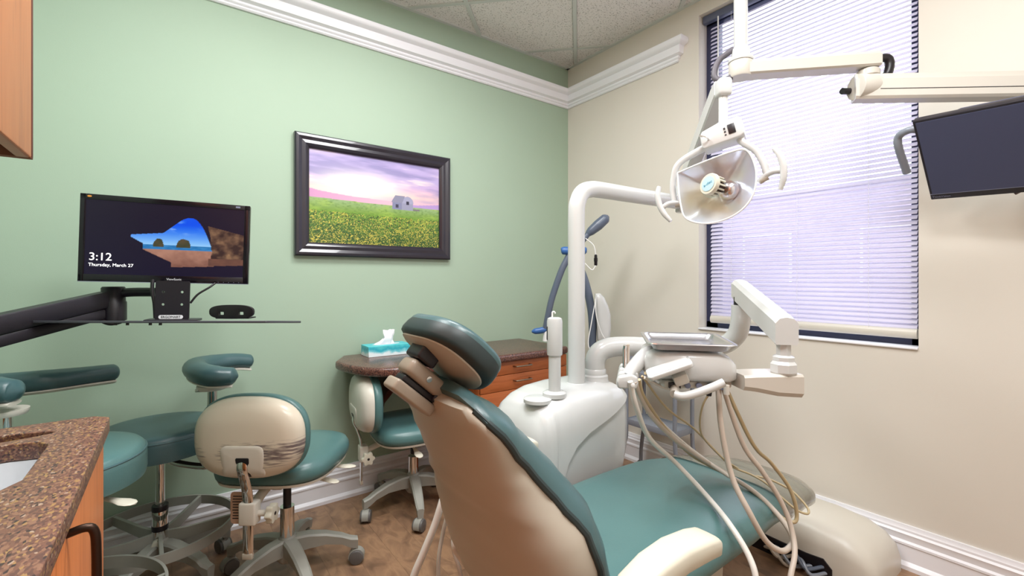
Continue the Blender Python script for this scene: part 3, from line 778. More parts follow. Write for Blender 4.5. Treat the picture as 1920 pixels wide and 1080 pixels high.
def sect(z, front, kind, nx=22):
    x, wd = interp(SX, z), interp(SWd, z)
    pts = []
    for i in range(nx + 1):
        t = PI * i / nx; c, s_ = math.cos(t), math.sin(t)
        if kind == 'shell':
            n = 3.4; yy = wd * math.copysign(abs(c) ** (2 / n), c); dd = interp(SD, z) * s_ ** (2 / 2.6)
            pts.append(V((x - dd, CY + yy, z)))
        else:
            n = 3.0; yy = (wd + .004) * math.copysign(abs(c) ** (2 / n), c); dd = front * s_ ** (2 / 2.2)
            pts.append(V((x + dd * .78, CY + yy, z + dd * .62)))
    return pts
zs_ = [.36 + (.93 - .36) * i / 26 for i in range(27)]
top = [p + V((.012, 0, .006)) for p in sect(.93, 0, 'shell')]
ctr = sum(top, V()) / len(top)
sh = MB().loft([sect(z, 0, 'shell') for z in zs_] + [[ctr + (p - ctr) * .8 + V((.004, 0, .004)) for p in top]]).build('backrest_shell', M['bone_dk'], ch, off=O, smooth=60)
CT = [(.36, .05), (.45, .075), (.6, .085), (.75, .075), (.88, .06), (.93, .035)]
cz_ = [.40 + (.935 - .40) * i / 24 for i in range(25)]
cu = [sect(z, interp(CT, z), 'cush') for z in cz_]
lt = [p + V((-.012, 0, .012)) for p in cu[-1]]; c0 = sum(lt, V()) / len(lt)
MB().loft(cu + [[c0 + (p - c0) * .7 for p in lt]]).build('backrest_cushion', M['teal_dk'], ch, off=O, smooth=70)
for s_ in (-1, 1):
    MB().tube([(interp(SX, z) + .003, CY + s_ * (interp(SWd, z) + .001), z) for z in zs_], .0075, n=8, smooth=False).build('edge_welt', M['teal_edge'], ch, off=O)
# worn hole and scuffs on the shell
MB().pad(sup(.010, .005, 2, 16), [(1, 0), (.5, .001)], frame((.2, -.6, .75), (0, .8, .6), (-.8, -.5, .2)), (interp(SX, .60) - .094, CY - .206, .60)).build('worn_spot', M['black'], sh, off=O)
# seat with leg rest
CY0 = CY; CY = CY0 + .018
ST = [(-1.74, .505), (-1.5, .508), (-1.2, .516), (-1.0, .514), (-.8, .486), (-.62, .446), (-.50, .415), (-.44, .39)]
SWs = [(-1.74, .20), (-1.55, .235), (-1.35, .25), (-1.1, .248), (-.85, .228), (-.65, .205), (-.53, .19), (-.475, .14), (-.453, .06)]
STh = [(-1.74, .08), (-1.2, .10), (-.8, .085), (-.55, .07), (-.44, .045)]
def seat_sec(x, grow=0, n=36):
    zt, wd, th = interp(ST, x), interp(SWs, x) + grow, interp(STh, x) + grow * 2
    return [V((x, CY + wd * math.copysign(abs(math.cos(t)) ** .55, math.cos(t)), zt + grow - th / 2 + th / 2 * math.copysign(abs(math.sin(t)) ** .6, math.sin(t)) - .012 * abs(math.cos(t)) ** 3)) for t in [2 * PI * i / n for i in range(n)]]
xs = [-1.74 + 1.275 * (i / 40) for i in range(41)]
MB().loft([seat_sec(x) for x in xs]).build('seat_cushion', M['teal'], ch, off=O, smooth=70)
MB().loft([[V((x, CY + .8 * interp(SWs, x) * a, interp(ST, x) - interp(STh, x) - b)) for a, b in ((-1, -.02), (1, -.02), (.8, .05), (-.8, .05))] for x in (-1.7, -1.3, -1.0, -.75, -.6)]).build('seat_shell', M['bone_dk'], ch, off=O, bevel=.01, seg=3)
cvm = bpy.data.materials.new('clear_vinyl_cover'); cvm.use_nodes = True; t_ = NT(cvm)
t_.b.inputs['Base Color'].default_value = (*srgb((150, 143, 126)), 1); t_.b.inputs['Roughness'].default_value = .12; t_.b.inputs['Coat Weight'].default_value = .6
t_.b.inputs['Alpha'].default_value = .66
tc = t_.add('ShaderNodeTexCoord'); nz = t_.add('ShaderNodeTexNoise'); nz.inputs['Scale'].default_value = 9; bp = t_.add('ShaderNodeBump'); bp.inputs['Strength'].default_value = .7; bp.inputs['Distance'].default_value = .02
t_.link(tc.outputs['Object'], nz.inputs['Vector']); t_.link(nz.outputs[0], bp.inputs['Height']); t_.link(bp.outputs[0], t_.b.inputs['Normal'])
xc = [-.86 + .39 * (i / 16) for i in range(17)]
rings = [seat_sec(x, .006 + .002 * math.sin(i * 1.3)) for i, x in enumerate(xc)]
rings += [[V((-.452, CY, .36)) + (p - V((-.46, CY, .36))) * .75 for p in rings[-1]]]
tag(MB().loft(rings, (False, True)).build('toe_cover', cvm, ch, off=O, smooth=70), 'clear vinyl toe cover')
# armrests
CY = CY0
def armrest(sy):
    y = CY + sy * .325; dx = .06 if sy > 0 else 0
    rings = []
    for x, z, ww, hh in ((-1.80, .585, .020, .02), (-1.785, .606, .026, .022), (-1.75, .628, .031, .024), (-1.69, .643, .034, .024), (-1.62, .648, .035, .024), (-1.545, .642, .035, .022), (-1.51, .636, .034, .020), (-1.498, .633, .028, .014)):
        rings.append([V((x + dx, y + ww * math.copysign(abs(math.cos(t)) ** .5, math.cos(t)), z + hh * math.copysign(abs(math.sin(t)) ** .5, math.sin(t)) - .008)) for t in [2 * PI * i / 20 for i in range(20)]])
    a = MB().loft(rings).build('armrest', M['arm_cream'], ch, off=O, smooth=50)
    MB().tube([(-1.77 + dx, y, .61), (-1.755 + dx, y, .54), (-1.70 + dx, CY + sy * .28, .45), (-1.62, CY + sy * .16, .42)], .022, n=12).build('armrest_bracket', M['bone_dk'], a, off=O)
armrest(-1); armrest(1)
# headrest
hc = V((-1.951, CY + .005, 1.004)); hu = V((-.68, 0, .733)); hn = V((.733, 0, .68)); hl = V((0, 1, 0))
hm = frame(hl, hu, hn)
ho = []
for a, b in sup(.126, .090, 2.7, 48): ho.append((a * (1 - .12 * (b / .090)), b))
def dish(prof):
    rings = []
    for sc, z in prof:
        rings.append([hc + hm @ V((a * sc, b * sc, z + 1.1 * (a * sc) ** 2)) for a, b in ho])
    return MB().loft(rings)
dish([(.86, -.008), (.97, -.004), (1.0, .004), (1.0, .020), (.975, .034)]).build('headrest_edge', M['teal_edge'], ch, off=O, smooth=60)
dish([(.985, .026), (.985, .034), (.95, .042), (.82, .048), (.5, .050), (.02, .050)]).build('headrest_cushion', M['teal_dk'], ch, off=O, smooth=70)
dish([(.3, -.013), (.78, -.013), (.875, -.010), (.89, -.002)]).build('headrest_plate', M['bone_dk'], ch, off=O, smooth=50)
def bar2(a, b, wy, th, nm, m, bev=.008, yo=0.):
    a, b = V(a), V(b); d = (b - a).normalized(); n = V((0, 1, 0)); u = d.cross(n)
    c = (a + b) / 2 + V((0, yo, 0))
    return MB().box(c, ((b - a).length, wy, th), frame(d, n, u)).build(nm, m, ch, off=O, bevel=bev, seg=4)
M['bone_md'] = mat('taupe_plastic', (158, 145, 130), .36)
g = bar2((-2.026, CY, 1.004), (-1.920, CY, .910), .056, .034, 'glide_arm', M['bone_md'], .012)
for q in (.35, .7):
    p = V((-2.026, CY - .028, 1.004)).lerp(V((-1.920, CY - .028, .910)), q)
    MB().cyl(p, p + V((0, -.0025, 0)), .0058, n=16).build('screw', M['chrome'], g, off=O)
bar2((-2.056, CY, .972), (-1.976, CY, .903), .05, .024, 'release_lever', M['bone_md'], .006)
bar2((-2.036, CY, .980), (-1.955, CY, .910), .036, .012, 'lever_gap_shade', M['black'], .003)  # black bar stands in for the shade between glide arm and lever
bar2((-1.970, CY, 1.000), (-2.005, CY, 1.030), .06, .03, 'pivot_block', M['blackm'], .006)
bar2((-1.975, CY, .935), (-1.925, CY, .895), .05, .02, 'back_post', M['blackm'], .004)
# pedestal
MB().prism(rrect(-1.75, -.85, CY - .24, CY + .24, .1), .0, .05).build('base_plate', M['bone_dk'], ch, off=O, bevel=.012, seg=3)
MB().loft([[V((x, CY + yy, z)) for x, yy in ((-1.55 + dx, -.13), (-1.05 + dx, -.13), (-1.05 + dx, .13), (-1.55 + dx, .13))] for z, dx in ((.05, 0), (.2, -.03), (.34, -.02))]).build('lift_column', M['bone_dk'], ch, off=O, bevel=.02, seg=3)

# ------------------------------------------------------------------ utility unit beside the chair (housing, light post, cup column)
un = thing('dental_unit', 'white dental utility unit with tall bent light post behind the chair', 'dental unit', (-1.19, -1.17, 0))
O = (-1.19, -1.17, 0)
def hz_sec(x, zt, zb, y0, y1, n=40):
    cy, hy, cz, hz = (y0 + y1) / 2, (y1 - y0) / 2, (zt + zb) / 2, (zt - zb) / 2
    return [V((x, cy + hy * math.copysign(abs(math.cos(t)) ** .45, math.cos(t)), cz + hz * math.copysign(abs(math.sin(t)) ** .5, math.sin(t)))) for t in [2 * PI * i / n for i in range(n)]]
HS = [(-1.405, .56, .45, -1.24, -1.08), (-1.398, .61, .42, -1.27, -1.06), (-1.382, .652, .37, -1.295, -1.04), (-1.355, .690, .32, -1.315, -1.025), (-1.315, .716, .29, -1.325, -1.02), (-1.25, .732, .27, -1.33, -1.01), (-1.15, .741, .26, -1.33, -1.01), (-1.02, .740, .30, -1.325, -1.01), (-.95, .732, .36, -1.315, -1.015), (-.915, .716, .42, -1.30, -1.03), (-.90, .690, .47, -1.275, -1.05), (-.893, .64, .52, -1.24, -1.09)]
hs = MB().loft([hz_sec(*q) for q in HS]).build('housing', M['unit'], un, off=O, smooth=60)
# top cover: overlaps the housing, its lower edge sweeping up toward the wall
def hs_at(x):
    for p, q in zip(HS, HS[1:]):
        if p[0] <= x <= q[0]:
            t = (x - p[0]) / (q[0] - p[0]); return [p[i] + (q[i] - p[i]) * t for i in range(1, 5)]
EDG = [(-1.50, .30), (-1.33, .30), (-1.32, .36), (-1.306, .44), (-1.28, .52), (-1.24, .572), (-1.17, .61), (-1.08, .635), (-.98, .668), (-.925, .692), (-.89, .70)]
def edge_at(x):
    for (p, e), (q, g_) in zip(EDG, EDG[1:]):
        if x <= q: return e + (g_ - e) * (x - p) / (q - p)
    return .70
rings = []
for i in range(61):
    x = -1.4045 + .4975 * i / 60
    zt, zb, y0, y1 = hs_at(x); gk = .016
    cy_, hy, cz_1, hz_ = (y0 + y1) / 2, (y1 - y0) / 2 + gk, (zt + zb) / 2, (zt - zb) / 2 + gk
    sv = max(-.97, min(.995, (max(edge_at(x), zb) - cz_1) / hz_))
    te = PI - math.copysign(math.asin(min(1, abs(sv) ** 2)), sv)
    row = []
    for j in range(23):
        t = R(40) + (te - R(40)) * j / 22
        row.append(V((x, cy_ + hy * math.copysign(abs(math.cos(t)) ** .45, math.cos(t)), cz_1 + hz_ * math.copysign(abs(math.sin(t)) ** .5, math.sin(t)))))
    rings.append(row + [p + V((0, .02, -.0005)) for p in row[::-1][:1]])
MB().loft(rings, (False, False), closed=False).build('top_cover', M['unit'], hs, off=O, smooth=50)
MB().box((-1.19, -1.17, .16), (.34, .2, .32)).build('support_leg', M['unit'], un, off=O, bevel=.02, seg=3)
MB().lathe([(.03, 0), (.052, .0), (.052, .012), (.045, .016), (.002, .017)], (-1.325, -1.23, .722)).build('drain_cap', M['unit'], un, off=O, smooth=50)
# cup column
MB().lathe([(.044, .735), (.044, .750), (.036, .755), (.0225, .757), (.0225, .885), (.0275, .888), (.0285, .892), (.0285, 1.012), (.026, 1.022), (.018, 1.026), (.001, 1.026)], (-1.261, -1.25, 0)).build('cup_column', M['unit'], un, off=O, smooth=40)
MB().box((-1.261 - .0228, -1.25 + .012, .968), (.008, .012, .05), rotm('Z', -30)).build('nozzle_slot', M['black'], un, off=O, bevel=.002)
MB().tube([(-1.268, -1.245, 1.02), (-1.268, -1.245, 1.043), (-1.262, -1.248, 1.046), (-1.258, -1.25, 1.04)], .003, n=8).build('spout', M['white'], un, off=O)
# light post, bent to run along the wall
MB().lathe([(.052, .74), (.052, .752), (.04, .757)], (-1.10, -1.2, 0)).build('post_collar', M['unit'], un, off=O)
post = [(-1.10, -1.2, .745), (-1.10, -1.2, 1.0), (-1.10, -1.2, 1.25), (-1.10, -1.2, 1.42), (-1.092, -1.2, 1.475), (-1.066, -1.2, 1.515), (-1.02, -1.2, 1.532), (-.96, -1.202, 1.536), (-.75, -1.206, 1.536), (-.40, -1.22, 1.536)]
MB().tube(post, .0335, n=24, k=6).build('light_post', M['unit'], un, off=O)
MB().tube([(-1.10, -1.04, .70), (-1.15, -.99, .688), (-1.24, -.985, .656), (-1.33, -.985, .625), (-1.47, -.985, .58)], .019, n=14).build('assistant_rail', M['unit_warm'], un, off=O)
for nm, pts, r, mm in (('hose', [(-1.70, -1.30, .62), (-1.754, -1.325, .55), (-1.787, -1.325, .466), (-1.824, -1.325, .395), (-1.856, -1.325, .333), (-1.88, -1.33, .24), (-1.86, -1.34, .10), (-1.70, -1.30, .03), (-1.40, -1.2, .03)], .0105, 'hose_w'),
                       ('hose', [(-1.69, -1.28, .56), (-1.73, -1.30, .479), (-1.749, -1.295, .4), (-1.766, -1.305, .334), (-1.77, -1.32, .22), (-1.72, -1.28, .06), (-1.5, -1.2, .02)], .006, 'hose_g'),
                       ('hose', [(-1.70, -1.33, .52), (-1.745, -1.355, .443), (-1.745, -1.36, .39), (-1.739, -1.385, .34), (-1.72, -1.40, .2), (-1.6, -1.3, .03), (-1.45, -1.22, .02)], .006, 'hose_g'),
                       ('hose', [(-1.72, -1.36, .50), (-1.764, -1.395, .442), (-1.752, -1.40, .40), (-1.72, -1.41, .365), (-1.62, -1.39, .32), (-1.48, -1.28, .34)], .0085, 'hose_w')):
    MB().tube(pts, r, n=10).build(nm, M[mm], un, off=O)

# ------------------------------------------------------------------ operating light
li = thing('operating_light', 'white dental operating light with curved reflector and side handles', 'lamp', (-.40, -1.222, 1.536))
O = (-.40, -1.222, 1.536)
MB().cyl((-.40, -1.222, 1.49), (-.40, -1.222, 1.62), .036).build('swivel', M['unit'], li, off=O, bevel=.006)
a, b = V((-.40, -1.225, 1.615)), V((-.985, -1.735, 1.775))
d = (b - a).normalized(); sd = d.cross(V((0, 0, 1))).normalized(); ud = sd.cross(d)
MB().loft([[a.lerp(b, q) + sd * p[0] * ww + ud * p[1] * hh for p in ((-1, -.8), (-.8, -1), (.8, -1), (1, -.8), (1, .8), (.8, 1), (-.8, 1), (-1, .8))] for q, ww, hh in ((0, .028, .034), (.5, .026, .033), (.95, .024, .030), (1, .022, .026))]).build('spring_arm', M['unit'], li, off=O, smooth=30)
fr_ = rotm('Z', math.degrees(CAMROT))
bk = V((-.992, -1.744, 1.770))
MB().box(bk, (.042, .05, .058), fr_).build('arm_end_block', M['unit'], li, off=O, bevel=.012, seg=4)
hd = V((-1.003, -1.75, 1.61))
MB().cyl(bk + V((0, 0, -.02)), (hd.x, hd.y, 1.635), .0135).build('drop_stem', M['unit'], li, off=O)
MB().lathe([(.026, 0), (.024, .008), (.015, .012)], (hd.x, hd.y, 1.634)).build('stem_collar', M['unit'], li, off=O)
# lamp frame axes: rr right, uu up, nn toward the patient
rt, fw = V((.8018, -.5975, 0)), V((.5975, .8018, 0)); zz = V((0, 0, 1))
yr = rt * .90 - fw * -.43
nn = (-fw * .80 - rt * .52 + zz * .06).normalized()
rr = zz.cross(nn).normalized() * 1.0
rr = (rr * math.cos(R(13)) + nn.cross(rr) * math.sin(R(13))); uu = nn.cross(rr)
lm = frame(rr, uu, nn)
hb = V((-1.008, -1.752, 1.612))
box_ = MB().prism([(-.062, -.022), (-.058, -.03), (.05, -.03), (.06, -.024), (.062, .024), (.055, .033), (0, .036), (-.052, .026), (-.06, .016)], -.035, .035, 'xy', lm, hb).build('switch_housing', M['unit'], li, off=O, bevel=.008, seg=3)
MB().box(hb + lm @ V((.030, .002, .0362)), (.020, .030, .003), lm).build('switch', M['black'], box_, off=O, bevel=.001)
for k in range(3): MB().box(hb + lm @ V((.011, .009 - k * .010, .0362)), (.005, .006 - k * .0015, .002), lm).build('switch_mark', M['txt_k'], box_, off=O)
MB().tube([hb + lm @ V((-.038, -.006, .036)), hb + lm @ V((-.040, -.004, .046)), hb + lm @ V((-.058, .006, .062))], .0028, n=8).build('toggle', M['chrome'], box_, off=O)
rc = V((-1.05, -1.757, 1.452))                 # reflector centre
def P_(x, y, z=0): return rc + lm @ V((x, y, z))
hbl = lm.inverted() @ (hb - rc)
for sgn in (-1, 1):
    pts = [P_(hbl.x + sgn * .05, hbl.y - .012, hbl.z - .0), P_(sgn * .092, .118, -.02), P_(sgn * .122, .075, -.022), P_(sgn * .133, .03, -.022), P_(sgn * .134, -.006, -.02)]
    yk = MB().tube(pts, [.012, .0105, .010, .010, .010], n=14, k=6).build('yoke', M['unit'], li, off=O)
    MB().tube([P_(sgn * .108, -.022, -.02), P_(sgn * .128, -.010, -.018), P_(sgn * .150, -.006, -.010), P_(sgn * .170, -.012, -.004)], .0085, n=12).build('pivot_arm', M['unit'], li, off=O)
    hdl = MB().tube([P_(sgn * .168, .056, .0), P_(sgn * .177, .03, .004), P_(sgn * .178, -.006, .004), P_(sgn * .170, -.038, .002), P_(sgn * .156, -.066, -.002)], [.007, .009, .0095, .009, .006], n=14).build('handle', M['unit'], li, off=O)
    MB().cyl(P_(sgn * .112, -.02, -.02), P_(sgn * .134, -.014, -.02), .009, n=14).build('pivot_sleeve', M['bone_dk'], li, off=O)
# reflector: concave shield, straight across the top and rounded below
RM = bpy.data.materials.new('dichroic_reflector'); RM.use_nodes = True; t_ = NT(RM)
t_.b.inputs['Base Color'].default_value = (*srgb((196, 204, 214)), 1); t_.b.inputs['Metallic'].default_value = .45; t_.b.inputs['Roughness'].default_value = .2
tc = t_.add('ShaderNodeTexCoord'); nz = t_.add('ShaderNodeTexNoise'); nz.inputs['Scale'].default_value = 7; rp = t_.add('ShaderNodeValToRGB')
rp.color_ramp.elements[0].position = .42; rp.color_ramp.elements[0].color = (*srgb((214, 226, 246)), 1); rp.color_ramp.elements[1].position = .68; rp.color_ramp.elements[1].color = (*srgb((226, 222, 196)), 1)
t_.link(tc.outputs['Object'], nz.inputs['Vector']); t_.link(nz.outputs[0], rp.inputs[0]); t_.link(rp.outputs[0], t_.b.inputs['Base Color'])
ol = [(-.100, .075), (-.05, .080), (0, .083), (.05, .084), (.088, .080), (.104, .062), (.110, .02), (.104, -.02), (.088, -.058), (.06, -.088), (.02, -.106), (-.03, -.110), (-.075, -.098), (-.108, -.070), (-.112, -.03), (-.108, .02)]
olc = [tuple(p)[:2] for p in catmull([(x, y, 0) for x, y in ol + [ol[0]]], 4)[:-1]]
def bowl(s, dz=0): return [P_(x * s, y * s, -.062 * (1 - s * s) + .010 + dz) for x, y in olc]
MB().loft([bowl(1), bowl(.9), bowl(.75), bowl(.55), bowl(.35), bowl(.15), bowl(.02)], (False, True)).build('reflector', RM, li, off=O, smooth=70)
MB().loft([bowl(1, .0), bowl(1.025, -.002), bowl(1.0, -.008), bowl(.8, -.008), bowl(.5, -.009), bowl(.1, -.009)], (False, True)).build('reflector_shell', M['unit'], li, off=O, smooth=70)
ed = bowl(1.01, .002); MB().tube(ed + [ed[0]], .0028, n=8, smooth=False).build('shield_rim', M['white'], li, off=O)
cvr = bpy.data.materials.new('clear_shield'); cvr.use_nodes = True; n_ = cvr.node_tree; n_.nodes.clear()
a1 = n_.nodes.new('ShaderNodeBsdfTransparent'); a1.inputs[0].default_value = (.92, .95, .97, 1); a2 = n_.nodes.new('ShaderNodeBsdfGlossy'); a2.inputs['Roughness'].default_value = .05
a3 = n_.nodes.new('ShaderNodeMixShader'); a3.inputs[0].default_value = .10; a4 = n_.nodes.new('ShaderNodeOutputMaterial')
n_.links.new(a1.outputs[0], a3.inputs[1]); n_.links.new(a2.outputs[0], a3.inputs[2]); n_.links.new(a3.outputs[0], a4.inputs[0])
MB().loft([[P_(x, y, .008) for x, y in olc], [P_(x * .98, y * .98, .012) for x, y in olc]], (False, True)).build('clear_shield', cvr, li, off=O, smooth=30)
# bulb shield: ribbed cap on a short stem, leaning toward the patient
an = (lm @ V((-.50, .22, .84))).normalized(); ax_ = (rr - an * rr.dot(an)).normalized(); ay_ = an.cross(ax_)
am = frame(ax_, ay_, an); bc_ = P_(.022, -.014, -.030)
def A_(x, y, z): return bc_ + am @ V((x, y, z))
MB().lathe([(.030, -.014), (.031, .0), (.026, .010), (.018, .016), (.012, .018)], bc_, am, 28).build('lamp_socket', M['steel'], li, off=O, smooth=50)
MB().lathe([(.012, .012), (.012, .040), (.022, .042), (.026, .046), (.027, .066), (.028, .070)], bc_, am, 28).build('bulb_cage', M['bronze'], li, off=O)
for k in range(14):
    m2_ = am @ rotm('Z', k * 360 / 14)
    MB().box(bc_ + m2_ @ V((.0285, 0, .057)), (.005, .0045, .028), m2_).build('cage_rib', M['arm_cream'], li, off=O)
cp = MB().lathe([(.029, .068), (.0335, .070), (.0335, .078), (.031, .082), (.002, .083)], bc_, am, 36).build('bulb_cap', M['arm_cream'], li, off=O, smooth=40)
MB().lathe([(.0205, .0826), (.0235, .0828), (.0235, .0834), (.0205, .0836)], bc_, am, 36).build('cap_ring', mat('pale_blue_print', (176, 204, 214), .5), cp, off=O)
text('cap_lettering', 'a-dec', .0135, M['txt_b'], cp, am, A_(0, 0, .0838) - V(O), sx=1.1)

# ------------------------------------------------------------------ delivery console on its arm
de = thing('delivery_console', 'white instrument delivery console on a swing arm, hoses looping over the chair', 'instrument console', (-.995, -1.2, .74))
O = (-.995, -1.2, .74)
MB().lathe([(.058, .738), (.058, .75), (.054, .756), (.054, .772), (.046, .778), (.046, .795), (.042, .80)], (-.995, -1.2, 0)).build('arm_socket', M['unit'], de, off=O, smooth=40)
dp = [(-.995, -1.2, .795), (-.994, -1.202, .835), (-.975, -1.212, .868), (-.93, -1.235, .885), (-.86, -1.285, .888), (-.76, -1.40, .889), (-.71, -1.50, .892), (-.69, -1.58, .912), (-.688, -1.63, .955), (-.692, -1.648, 1.01), (-.692, -1.651, 1.07)]
MB().tube(dp, [.041, .041, .041, .041, .040, .036, .035, .034, .034, .034, .034], n=24, k=6).build('swing_pipe', M['unit'], de, off=O, smooth=60)
MB().cyl((-.692, -1.651, 1.065), (-.692, -1.651, 1.10), .026).build('upper_pivot', M['black'], de, off=O)
a, b = V((-.655, -1.625, 1.130)), V((-1.070, -1.963, 1.026))
d = (b - a).normalized(); sd = d.cross(V((0, 0, 1))).normalized(); ud = sd.cross(d)
MB().loft([[a.lerp(b, q) + sd * p[0] * .028 + V((0, 0, 1)) * p[1] * hh for p in ((-1, -.9), (-.9, -1), (.9, -1), (1, -.9), (1, .6), (.6, .95), (0, 1.05), (-.6, .95), (-1, .6))] for q, hh in ((0, .034), (.06, .038), (.5, .038), (.98, .038), (1, .036))]).build('spring_arm', M['unit'], de, off=O, smooth=35)
pv = V((-1.052, -1.947, 0))
MB().lathe([(.019, .905), (.030, .908), (.034, .914), (.034, .936), (.028, .944), (.028, .955), (.019, .960), (.019, 1.0)], pv, None, 8).build('lower_pivot', M['unit'], de, off=O, smooth=30)
# console body in its own frame (x right of the photographer, y away, z up)
hm_ = fr_
hc_ = V((-1.2455, -1.7935, .93))                # middle of the front edge
hb_ = fr_ @ rotm('Z', -12)
def Q(x, y, z): return hc_ + (hm_ if x > .126 else hb_) @ V((x, y, z))
def Qz(pts): return [Q(*p) for p in pts]
arm = MB().loft([[Q(x, y, z) for y, z in ((-.03, zt), (.05, zt), (.056, zt - .006), (.056, zb + .008), (.048, zb), (-.026, zb), (-.036, zb + .012), (-.036, zt - .006))] for x, zt, zb in ((.127, -.022, -.062), (.16, -.020, -.066), (.22, -.019, -.078), (.285, -.019, -.082))]).build('console_arm', M['unit_warm'], de, off=O, smooth=14)
def cons(x, y0, y1, zt, zb, n=28):
    cy, hy, cz, hz = (y0 + y1) / 2, (y1 - y0) / 2, (zt + zb) / 2, (zt - zb) / 2
    return [Q(x, cy + hy * math.copysign(abs(math.cos(t)) ** .35, math.cos(t)), cz + hz * math.copysign(abs(math.sin(t)) ** .3, math.sin(t))) for t in [2 * PI * i / n for i in range(n)]]
cb = MB().loft([cons(-.125, .06, .20, .005, -.035), cons(-.115, .03, .25, .022, -.045), (cons(-.09, .01, .28, .032, -.05)), cons(0, .0, .29, .034, -.052), cons(.07, .0, .29, .033, -.052), cons(.10, .005, .28, .024, -.05), cons(.118, .02, .25, .005, -.045), cons(.124, .05, .2, -.01, -.04)]).build('console_body', M['unit'], de, off=O, smooth=60)
MB().box(Q(.0, .12, -.058), (.19, .20, .022), hm_).build('console_underside', M['unit_warm'], de, off=O, bevel=.008)
for x in (-.01, .02, .05, .08): MB().cyl(Q(x, .018, -.058), Q(x, .006, -.058), .008, n=14).build('air_valve', M['txt_g'], de, off=O)
MB().box(Q(-.045, .004, -.058), (.032, .012, .016), hm_).build('gauge', M['black'], de, off=O, bevel=.002)
# tilted touch pad
pm = hb_ @ rotm('Y', -22) @ rotm('X', 13)
tp = MB().prism(rrect(-.062, .062, -.03, .03, .012), -.008, .006, 'xy', pm, Q(-.062, -.012, -.008)).build('touch_pad', M['unit'], de, off=O, bevel=.004, seg=3)
MB().prism(rrect(-.054, .054, -.023, .023, .008), .006, .0072, 'xy', pm, Q(-.062, -.012, -.008)).build('touch_panel', M['white'], tp, off=O)
MB().box(Q(-.03, .0, -.038), (.04, .03, .03), pm).build('touch_pad_mount', M['unit_warm'], de, off=O, bevel=.006)
# front handle and instrument holders
MB().tube(Qz([(-.05, -.03, -.075), (-.03, -.035, -.078), (.0, -.035, -.07), (.045, -.03, -.052), (.075, -.025, -.038)]), .0115, n=16).build('handle', M['unit'], de, off=O)
MB().tube(Qz([(-.05, -.028, -.075), (-.045, .0, -.066), (-.03, .04, -.055)]), .012, n=12).build('handle_mount', M['unit_warm'], de, off=O)
MB().cyl(Q(.088, .0, -.05), Q(.088, .0, -.075), .008, n=14).build('bleed_knob', M['unit_warm'], de, off=O)
MB().tube(Qz([(-.08, .12, .012), (-.11, .10, .010), (-.15, .05, -.02), (-.172, .02, -.045)]), [.024, .024, .022, .018], n=14).build('holder_arm', M['unit'], de, off=O)
for k in range(4):
    hl_ = MB().prism([(-.028, -.018), (.024, -.02), (.030, -.004), (.028, .014), (.008, .022), (-.026, .016), (-.032, .0)], -.011, .011, 'xz', hm_, Q(-.172 + .003 * k, -.004 + .030 * k, -.052 + .006 * k)).build('instrument_holder', M['unit'], de, off=O, bevel=.006, seg=3)
    if k == 0: MB().cyl(Q(-.158, -.014, -.058), Q(-.158, -.026, -.058), .006, n=12).build('holder_button', M['white'], hl_, off=O, bevel=.002)
MB().tube(Qz([(-.178, .05, -.03), (-.178, .05, .02), (-.178, .05, .032), (-.176, .048, .042)]), .006, n=12).build('syringe', M['chrome'], de, off=O)
MB().tube(Qz([(-.168, .055, -.02), (-.168, .055, .045)]), .0045, n=10).build('syringe_tip', M['hose_g'], de, off=O)
